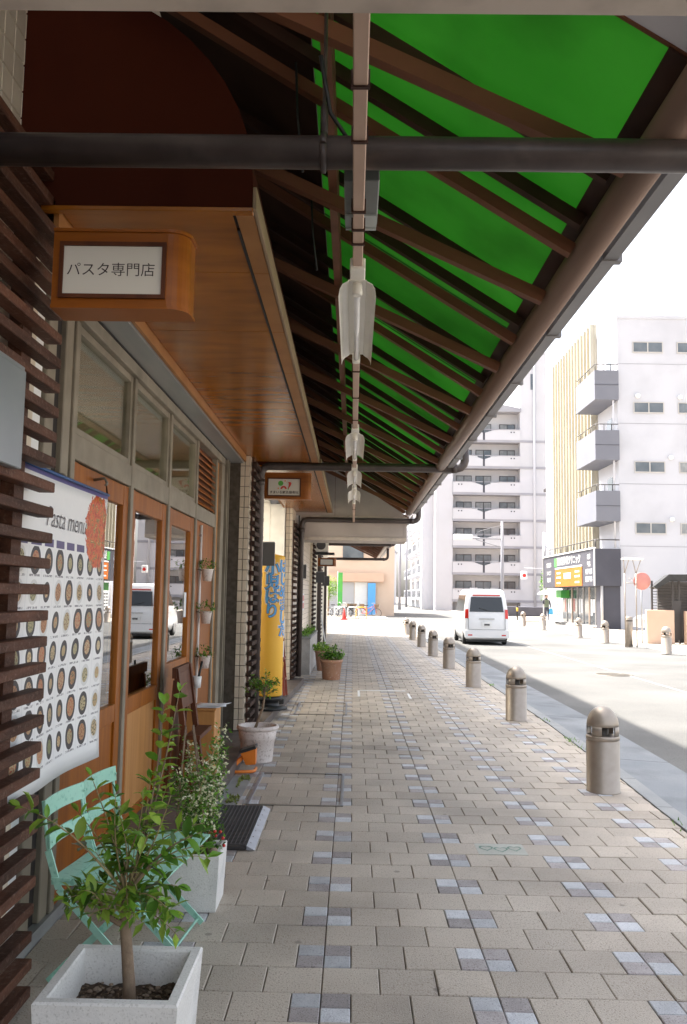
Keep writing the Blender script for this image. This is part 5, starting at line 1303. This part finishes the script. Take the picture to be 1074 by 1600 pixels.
t = thing('road_sign', 'round faded red road sign by the beige wall', 'sign', (10.25, 30.5, 0))
MB().tube([(10.25, 30.55, -.03), (10.25, 30.55, 2.45)], .03, 8).build('pole', 'steel', t)
MB().lathe([(0, -.012), (.30, -.012), (.31, 0), (.30, .012), (0, .012)], 32, (10.25, 30.48, 2.17), axis='y').build('disc', 'sign_pink', t)
sh = thing('bike_shelter', 'shelter with black roof and beige walls across the road', 'shelter', (11.5, 32, 0))
MB().box(10.45, 11.42, 30.6, 30.8, -.03, 1.16, .015).build('wall', 'pink_wall', sh); MB().box(11.78, 16, 30.5, 30.7, -.03, 1.14, .015).build('wall', 'pink_wall', sh)
b = MB(); b.poly([(10.6, 30.3, 1.98), (11.15, 30.3, 2.42), (18, 30.3, 2.50), (18, 30.3, 2.25), (11.2, 30.3, 2.2), (10.7, 30.3, 1.9)], (.35, 1.5, 0)); b.build('roof', 'black', sh)
for x in (10.75, 11.5, 11.72, 13.5): MB().box(x-.03, x+.03, 30.9, 30.96, -.03, 2.2).build('post', 'rail', sh)
for k in range(9): MB().tube([(10.75, 30.95, 1.22+k*.1), (15, 30.95, 1.22+k*.1)], .012, 5).build('rail', 'rail', sh)
MB().box(11.44, 11.76, 30.85, 30.88, .1, 1.5).build('gate', 'rail', sh); MB().box(11.3, 16, 31.9, 32, -.03, 2.2).build('back_screen', 'plate', sh)
t = thing('parked_car', 'dark windowed silver car half hidden behind the beige wall', 'car', (13.2, 40, -.03))
b = MB(); car = [(0, .25), (0, .62), (.2, .78), (.9, .88), (1.5, 1.38), (3.1, 1.40), (3.9, .95), (4.2, .85), (4.25, .3)]
b.poly([(13.2+y, 39.0, z) for y, z in car], (0, 1.6, 0)); b.build('body', 'steel', t)
MB().poly([(14.25, 38.992, .92), (14.75, 38.992, 1.32), (16.2, 38.992, 1.33), (16.8, 38.992, .95)], (0, .02, 0)).build('side_window', 'van_glass', t)
MB().poly([(14.12, 39.15, .90), (14.12, 40.45, .90), (14.66, 40.35, 1.35), (14.66, 39.25, 1.35)], (-.03, 0, .02)).build('windscreen', 'van_glass', t)
for xx in (14.1, 16.6): MB().lathe([(0, -.1), (.3, -.1), (.31, 0), (.3, .1), (0, .1)], 20, (xx, 39.08, .27), axis='y').build('tyre', 'rubber', t)

# ------------------------------------------------------------------ apartment blocks far behind
ap = thing('apartment_block', 'tall pale apartment block with curved white balconies', 'building', (15, 100, 0))
MB().box(9.5, 19.3, 100.2, 142, -.1, 23.2).build('wall', 'apt_grey', ap)
MB().poly([(9.3, 98.6, 23.2), (19.4, 98.6, 23.2), (19.4, 98.6, 23.6), (14.5, 98.6, 24.6), (9.3, 98.6, 24.2)], (0, 44, 0)).build('roof', 'apt_band', ap)
MB().box(19.3, 22.35, 98.8, 112, -.1, 30.2).build('tower', 'apt_white', ap); MB().box(19.25, 22.4, 98.75, 112.05, 30.2, 30.4).build('tower_cap', 'apt_white', ap)
MB().box(20.55, 20.9, 98.76, 98.9, 25.9, 27.8).build('slit_window', 'win_glass', ap)
MB().box(9.5, 11.5, 98.9, 100.19, -.1, 23.0).build('corner_wall', 'apt_white', ap)
MB().tube([(20.95, 98.7, 0), (20.95, 98.7, 30)], .14, 8).build('downpipe', 'render_white', ap)
for i in range(7):
    z = 4.35+3.1*i-3.1+.0
    MB().box(11.45, 19.35, 98.72, 100.2, z-.28, z).build('slab', 'apt_band', ap); MB().box(19.28, 22.37, 98.74, 98.8, z-.28, z).build('band', 'apt_band', ap)
    if i < 7:
        for a, c in ((11.5, 14.95), (15.2, 19.3)):
            n = 8; pts = [(a, 98.7, z), (c, 98.7, z)]
            top = [(a+(c-a)*k/n, 98.7, z+1.2-(.38*max(0, 1-(abs((c if a < 13 else a)-(a+(c-a)*k/n))/1.2))**1.2)) for k in range(n, -1, -1)]
            q = MB().poly(pts+top, (0, .12, 0)).build('balcony_front', 'apt_white', ap)
            MB().box(a, c, 98.66, 98.84, z+1.2, z+1.28).build('coping', 'apt_band', q)
            for k in (.28, .62): MB().box((c-k-.5 if a > 13 else a+k+.3), (c-k-.35 if a > 13 else a+k+.45), 98.69, 98.7, z+.85, z+1.0).build('scupper', 'slate', q)
        for x0 in R.sample([11.9, 13.6, 16.0, 18.2], 2): MB().box(x0, x0+.85, 99.5, 99.85, z+.75, z+1.38).build('air_unit', 'white', ap)
        MB().box(14.96, 15.19, 98.76, 98.8, z, z+.9).build('screen', 'slate', ap)
        for x0 in (12.0, 14.3, 17.1):
            f = MB().box(x0, x0+1.85, 100.12, 100.19, z+.1, z+2.15).build('window', 'rail', ap)
            for k in (0, 1): MB().box(x0+.07+k*.9, x0+.88+k*.9, 100.08, 100.118, z+.12, z+2.05).build('pane', R.choice(['win_glass', 'curtain', 'win_glass']), f)
    for k in range(4):      # balconies on the side facing the street
        y0 = 103+k*9.4; q = MB().box(8.3, 9.49, y0, y0+7.6, z-.2, z+1.15).build('side_balcony', 'apt_white', ap)
        for j in range(3): MB().box(8.26, 8.3, y0+.6+j*2.3, y0+2.2+j*2.3, z+.15, z+1.0).build('glass_panel', 'win_glass', q)
        MB().box(9.44, 9.49, y0+1, y0+6.4, z+1.3, z+2.4).build('side_window', 'win_glass', ap)
MB().box(8.15, 9.5, 101.5, 102.8, 0, 23).build('side_wall', 'apt_white', ap)
a2 = thing('apartment_block', 'brown apartment block with dark balconies in the gap', 'building', (21, 82, 0))
MB().box(20.8, 24, 78, 89, -.1, 12.6).build('wall', 'brown_apt', a2); MB().box(19.9, 24.2, 77.6, 89.3, 12.6, 12.9).build('roof', 'rail', a2)
for i in range(4):
    z = 2.9*i+1.2
    for k in range(2):
        y0 = 78.2+k*5.2; q = MB().box(20.0, 20.79, y0, y0+5.0, z-.15, z+.95).build('balcony', R.choice(['brown_apt', 'win_frame', 'white']), a2)
        MB().box(20.75, 20.799, y0+.5, y0+4.4, z+1.0, z+2.5).build('window', 'win_glass', a2); MB().box(19.99, 20.74, y0+4.95, y0+5.1, z-.15, z+2.7).build('fin_wall', 'brown_apt', a2)
MB().box(12.5, 20.0, 72, 77, -.1, .75).build('garden_wall', 'slate', a2)
# houses and poles at the end of the street
for k, (x0, x1, y0, h, mt, lb) in enumerate(((4.2, 7.6, 150, 9, 'apt_white', 'small pale house at the far end of the street'), (3.4, 6.5, 185, 13, 'beige_bldg', 'tall beige house far down the street'), (-2.5, 3.6, 210, 10, 'apt_grey', 'faint grey house closing the street view'))):
    t = thing('far_house', lb, 'building', (x0, y0, 0)); MB().box(x0, x1, y0, y0+12, -.1, h).build('wall', mt, t)
    MB().poly([(x0-.3, y0-.3, h), (x1+.3, y0-.3, h), ((x0+x1)/2, y0-.3, h+1.8)], (0, 12.6, 0)).build('roof', 'apt_band', t)
    for i in range(int(h/3)):
        for j in range(2): MB().box(x0+.4+j*1.6, x0+1.4+j*1.6, y0-.05, y0-.001, 1+3*i, 2.4+3*i).build('window', 'win_glass', t)
# traffic signals and street light
t = thing('signal_pole', 'grey signal pole with white traffic light on a long arm', 'traffic light', (10.45, 60, 0))
MB().tube([(10.45, 60, 0), (10.45, 60, 3.5), (10.45, 60, 6.85)], [.13, .12, .10], 12).build('pole', 'apt_band', t); MB().tube([(10.45, 60, 5.6), (7.1, 60, 5.65)], .05, 8).build('arm', 'apt_band', t); MB().tube([(10.45, 60, 5.0), (8.6, 60, 5.55)], .03, 6).build('brace', 'apt_band', t)
MB().tube([(10.45, 60, 5.9), (8.6, 60, 5.95), (8.9, 60, 6.15), (10.45, 60, 6.6)], .015, 6).build('stay', 'apt_band', t)
q = MB().box(7.05, 8.35, 59.85, 60.2, 5.5, 5.9, .05).build('signal_housing', 'white', t)
t = thing('signal_pole', 'white signal pole with a red walking light by the clinic', 'traffic light', (13.3, 62, 0))
MB().tube([(13.6, 61, 0), (13.6, 61, 6.2)], .10, 10).build('pole', 'apt_white', t); MB().tube([(13.6, 61, 5.1), (14.6, 61, 5.35)], .06, 8).build('lamp_arm', 'apt_white', t); MB().box(14.2, 15.4, 60.8, 61.2, 5.25, 5.5, .05).build('street_lamp', 'white', t)
MB().tube([(13.6, 61, 3.6), (12.2, 61, 3.65)], .03, 6).build('arm', 'apt_white', t)
q = MB().box(11.95, 12.35, 60.8, 61.1, 2.85, 3.4, .03).build('signal_housing', 'white', t); MB().lathe([(0, -.02), (.13, -.02), (.13, 0)], 14, (12.15, 60.8, 3.1), axis='y').build('red_lens', 'tail_red', q)
t = thing('marker_post', 'thin black and yellow post by the road corner', 'post', (11.2, 58.5, 0)); MB().tube([(11.2, 58.5, 0), (11.2, 58.5, 1.0)], .06, 8).build('post', 'black', t); MB().tube([(11.2, 58.5, .6), (11.2, 58.5, .85)], .065, 8).build('band', 'yellow', t)
for x, y, h, lb in ((5.2, 95, 9.5, 'utility pole far along the street on the left'), (7.5, 120, 11, 'utility pole beside the apartment block')):
    t = thing('utility_pole', lb, 'pole', (x, y, 0)); MB().tube([(x, y, 0), (x, y, h)], [.17, .12], 10).build('pole', 'apt_band', t)
    for z in (h-.4, h-1.1): MB().box(x-.7, x+.7, y-.05, y+.05, z-.05, z+.05).build('cross_arm', 'apt_band', t)

# person under a white umbrella
def person(x, y):
    t = thing('person', 'person in dark clothes walking under a white umbrella', 'person', (x, y, -.02))
    me = bpy.data.meshes.new('body')
    J_ = [(0, 0, .92), (0, 0, 1.15), (0, .01, 1.38), (0, 0, 1.47), (0, -.01, 1.62), (.09, 0, .88), (.10, -.05, .48), (.10, .0, .07), (.10, -.13, .03), (-.09, 0, .88), (-.10, .08, .47), (-.09, .15, .08), (-.09, .03, .03),
          (.19, 0, 1.36), (.24, -.02, 1.10), (.25, -.10, .88), (-.19, 0, 1.36), (-.25, -.05, 1.14), (-.18, -.22, 1.22)]
    E_ = [(0, 1), (1, 2), (2, 3), (3, 4), (0, 5), (5, 6), (6, 7), (7, 8), (0, 9), (9, 10), (10, 11), (11, 12), (2, 13), (13, 14), (14, 15), (2, 16), (16, 17), (17, 18)]
    rr = [.15, .135, .15, .055, .10, .10, .07, .045, .04, .10, .07, .045, .04, .065, .05, .035, .065, .05, .035]
    me.from_pydata(J_, E_, []); o = bpy.data.objects.new('body', me); C.objects.link(o); o.parent = t
    o.modifiers.new('skin', 'SKIN'); s2 = o.modifiers.new('smooth', 'SUBSURF'); s2.levels = s2.render_levels = 1
    for v, r in zip(me.skin_vertices[0].data, rr): v.radius = (r, r)
    me.skin_vertices[0].data[0].use_root = True; me.materials.append(MT['cloth_dark'])
    MB().lathe([(0, 1.52), (.07, 1.53), (.098, 1.60), (.10, 1.66), (.08, 1.73), (0, 1.755)], 16, (x, y, -.02)).build('head', 'skin', t)
    MB().lathe([(.105, 1.60), (.112, 1.68), (.088, 1.75), (0, 1.775)], 16, (x, y+.02, -.02)).build('hair', 'black', t)
    MB().lathe([(.17, .93), (.17, 1.1), (.175, 1.3), (.15, 1.42), (.06, 1.46)], 16, (x, y, -.02)).build('top', 'cloth_green', t)
    return t
person(13.35, 59.2)
t = thing('umbrella', 'white umbrella held over the walking person', 'umbrella', (13.2, 59.0, 1.2))
MB().lathe([(.0, 2.05), (.16, 2.03), (.34, 1.96), (.46, 1.86), (.53, 1.76), (.525, 1.755), (.45, 1.85), (.33, 1.95), (0, 2.03)], 16, (13.18, 58.98, 0)).build('canopy', 'white', t); MB().tube([(13.18, 58.98, 1.15), (13.18, 58.98, 2.1)], .01, 6).build('shaft', 'steel', t)
t = thing('carrier_bag', 'bright blue carrier bag in the hand of the person', 'bag', (13.6, 59.1, .5)); MB().poly([(13.46, 59.0, .42), (13.76, 59.0, .40), (13.72, 59.0, .82), (13.52, 59.0, .82)], (0, .12, 0)).build('pouch', 'bag_blue', t); MB().tube([(13.55, 59.06, .8), (13.6, 59.06, .9), (13.68, 59.06, .8)], .012, 5).build('strap', 'bag_blue', t)

# ------------------------------------------------------------------ the crossing at the far end of the arcade
cbn = thing('corner_building', 'beige shop building beyond the crossing at the arcade end', 'building', (-2, 66, 0))
MB().box(-14, 3.2, 66, 80, -.05, 9).build('wall', 'beige_bldg', cbn); MB().box(-14, 2.4, 65.6, 65.99, 2.55, 3.2).build('fascia', 'pink_wall', cbn)
MB().box(-2.1, .1, 65.95, 65.99, .0, 2.5).build('shutter', 'apt_grey', cbn); MB().box(.15, 1.1, 65.95, 65.99, 0, 2.5).build('panel', 'white', cbn)
MB().box(1.15, 1.75, 65.5, 65.6, .05, 2.45).build('blue_banner', 'blue', cbn); MB().box(-.8, .8, 65.9, 65.99, 4.2, 5.4).build('window', 'win_glass', cbn); MB().box(-6, -2.3, 65.9, 65.99, .2, 2.4).build('window', 'win_glass', cbn)
t = thing('street_tree', 'small yellow green tree beside the crossing', 'tree', (-1.6, 62, 0))
MB().tube([(-1.75, 62, 0), (-1.7, 62, 1.4), (-1.65, 62, 2.2)], [.06, .05, .03], 8).build('trunk', 'bark', t); f = MB(); f2 = MB()
for k in range(1500):
    d = rnd_dir(0)*(.75*R.random()**.4); leaf_into(f if R.random() < .6 else f2, Vector((-1.65+d.x*.9, 62+d.y*.9, 2.0+d.z*1.3)), rnd_dir(0), R.uniform(.08, .16), .5)
stuff(f.build('crown', 'leaf_lime', t)); stuff(f2.build('crown', 'leaf', t))
t = thing('flag_banner', 'bright green vertical banner by the small tree', 'banner', (-1.05, 61, 0)); MB().box(-1.05, -.72, 61.0, 61.02, .7, 3.1).build('cloth', 'sign_green', t); MB().tube([(-1.07, 61, 0), (-1.07, 61, 3.2)], .015, 6).build('pole', 'white', t)
f3 = MB()
t = thing('street_tree', 'dark green tree behind the clinic corner', 'tree', (15.2, 66, 0)); MB().tube([(15.2, 66, 0), (15.3, 66, 2.0), (15.3, 66, 3.2)], [.12, .1, .05], 8).build('trunk', 'bark', t)
fa, fb = MB(), MB()
for k in range(2600):
    d = rnd_dir(0)*(1.5*R.random()**.4); leaf_into(fa if R.random() < .5 else fb, Vector((15.25+d.x*.55, 66+d.y, 2.5+d.z*1.3)), rnd_dir(0), R.uniform(.12, .24), .5)
stuff(fa.build('crown', 'leaf', t)); stuff(fb.build('crown', 'leaf_dark', t))
def bicycle(x, y, rz, label, col):
    t = thing('bicycle', label, 'bicycle', (x, y, ZR), 'bicycles parked at the crossing', rz)
    for xx in (-.52, .52):
        w_ = MB()
        n = 28; w_.tube([(xx+.33*math.cos(2*math.pi*k/n), 0, .34+.33*math.sin(2*math.pi*k/n)) for k in range(n+1)], .017, 6, False); q = w_.build('tyre', 'rubber', t, True)
        sp = MB()
        for k in range(8): a = math.pi*k/8; sp.tube([(xx-.32*math.cos(a), 0, .34-.32*math.sin(a)), (xx+.32*math.cos(a), 0, .34+.32*math.sin(a))], .003, 4, False)
        sp.build('spokes', 'steel', q, True)
    f = MB()
    for a, c in (((-.52, 0, .34), (-.08, 0, .30)), ((-.08, 0, .30), (-.2, 0, .82)), ((-.08, 0, .30), (.38, 0, .78)), ((-.52, 0, .34), (-.19, 0, .7)), ((.52, 0, .34), (.34, 0, .98)), ((-.17, 0, .62), (.37, 0, .86))): f.tube([a, c], .017, 6)
    f.build('frame', col, t, True)
    MB().tube([(.20, -.28, 1.02), (.32, -.22, 1.04), (.34, 0, 1.0), (.32, .22, 1.04), (.20, .28, 1.02)], .013, 6).build('handlebar', 'steel', t, True)
    MB().poly([(-.34, -.09, .84), (-.34, .09, .84), (-.06, .02, .85), (-.06, -.02, .85)], (0, 0, .05)).build('saddle', 'black', t, True)
    b = MB()
    b.poly([(.40, -.14, .72), (.62, -.14, .72), (.68, -.18, .96), (.38, -.18, .96)], (0, .30, 0)); b.build('basket', 'bark' if R.random() < .4 else 'steel', t, True)
    b = MB(); n = 10; b.tube([(-.52+.37*math.cos(rad(20+15*k)), 0, .34+.37*math.sin(rad(20+15*k))) for k in range(n)], .02, 6); b.build('mudguard', col, t, True)
    return t
for k, (x, y, a, lb, col) in enumerate(((-1.15, 59.4, 10, 'silver bicycle at the left of the crossing rack', 'steel'), (-.75, 59.8, 25, 'white bicycle second from the tree', 'white'), (-.35, 60.2, 30, 'bicycle with brown basket in the middle', 'plate'), (.15, 59.6, 15, 'dark bicycle nearest the yellow rail', 'black'), (1.15, 58.9, -10, 'red bicycle apart from the others at the right', 'red'))): bicycle(x, y, rad(a), lb, col)
t = thing('bike_rail', 'yellow and white barrier rail in front of the bicycles', 'rail', (-.4, 58.2, 0))
for x0, col in ((-1.2, 'white'), (-.3, 'white'), (.25, 'yellow')): MB().tube([(x0, 58.2, ZR), (x0, 58.2, .62), (x0+.06, 58.2, .7), (x0+.64, 58.2, .7), (x0+.7, 58.2, .62), (x0+.7, 58.2, ZR)], .03, 8).build('hoop', col, t)
t = thing('traffic_cone', 'red traffic cone in front of the parked bicycles', 'cone', (-.5, 54.5, ZR)); MB().box(-.72, -.30, 54.2, 54.62, ZR, ZR+.04, .01).build('base', 'red', t); MB().lathe([(.15, .04), (.03, .72), (0, .73)], 20, (-.51, 54.41, ZR)).build('cone', 'red', t)
print('objects', len(bpy.data.objects))
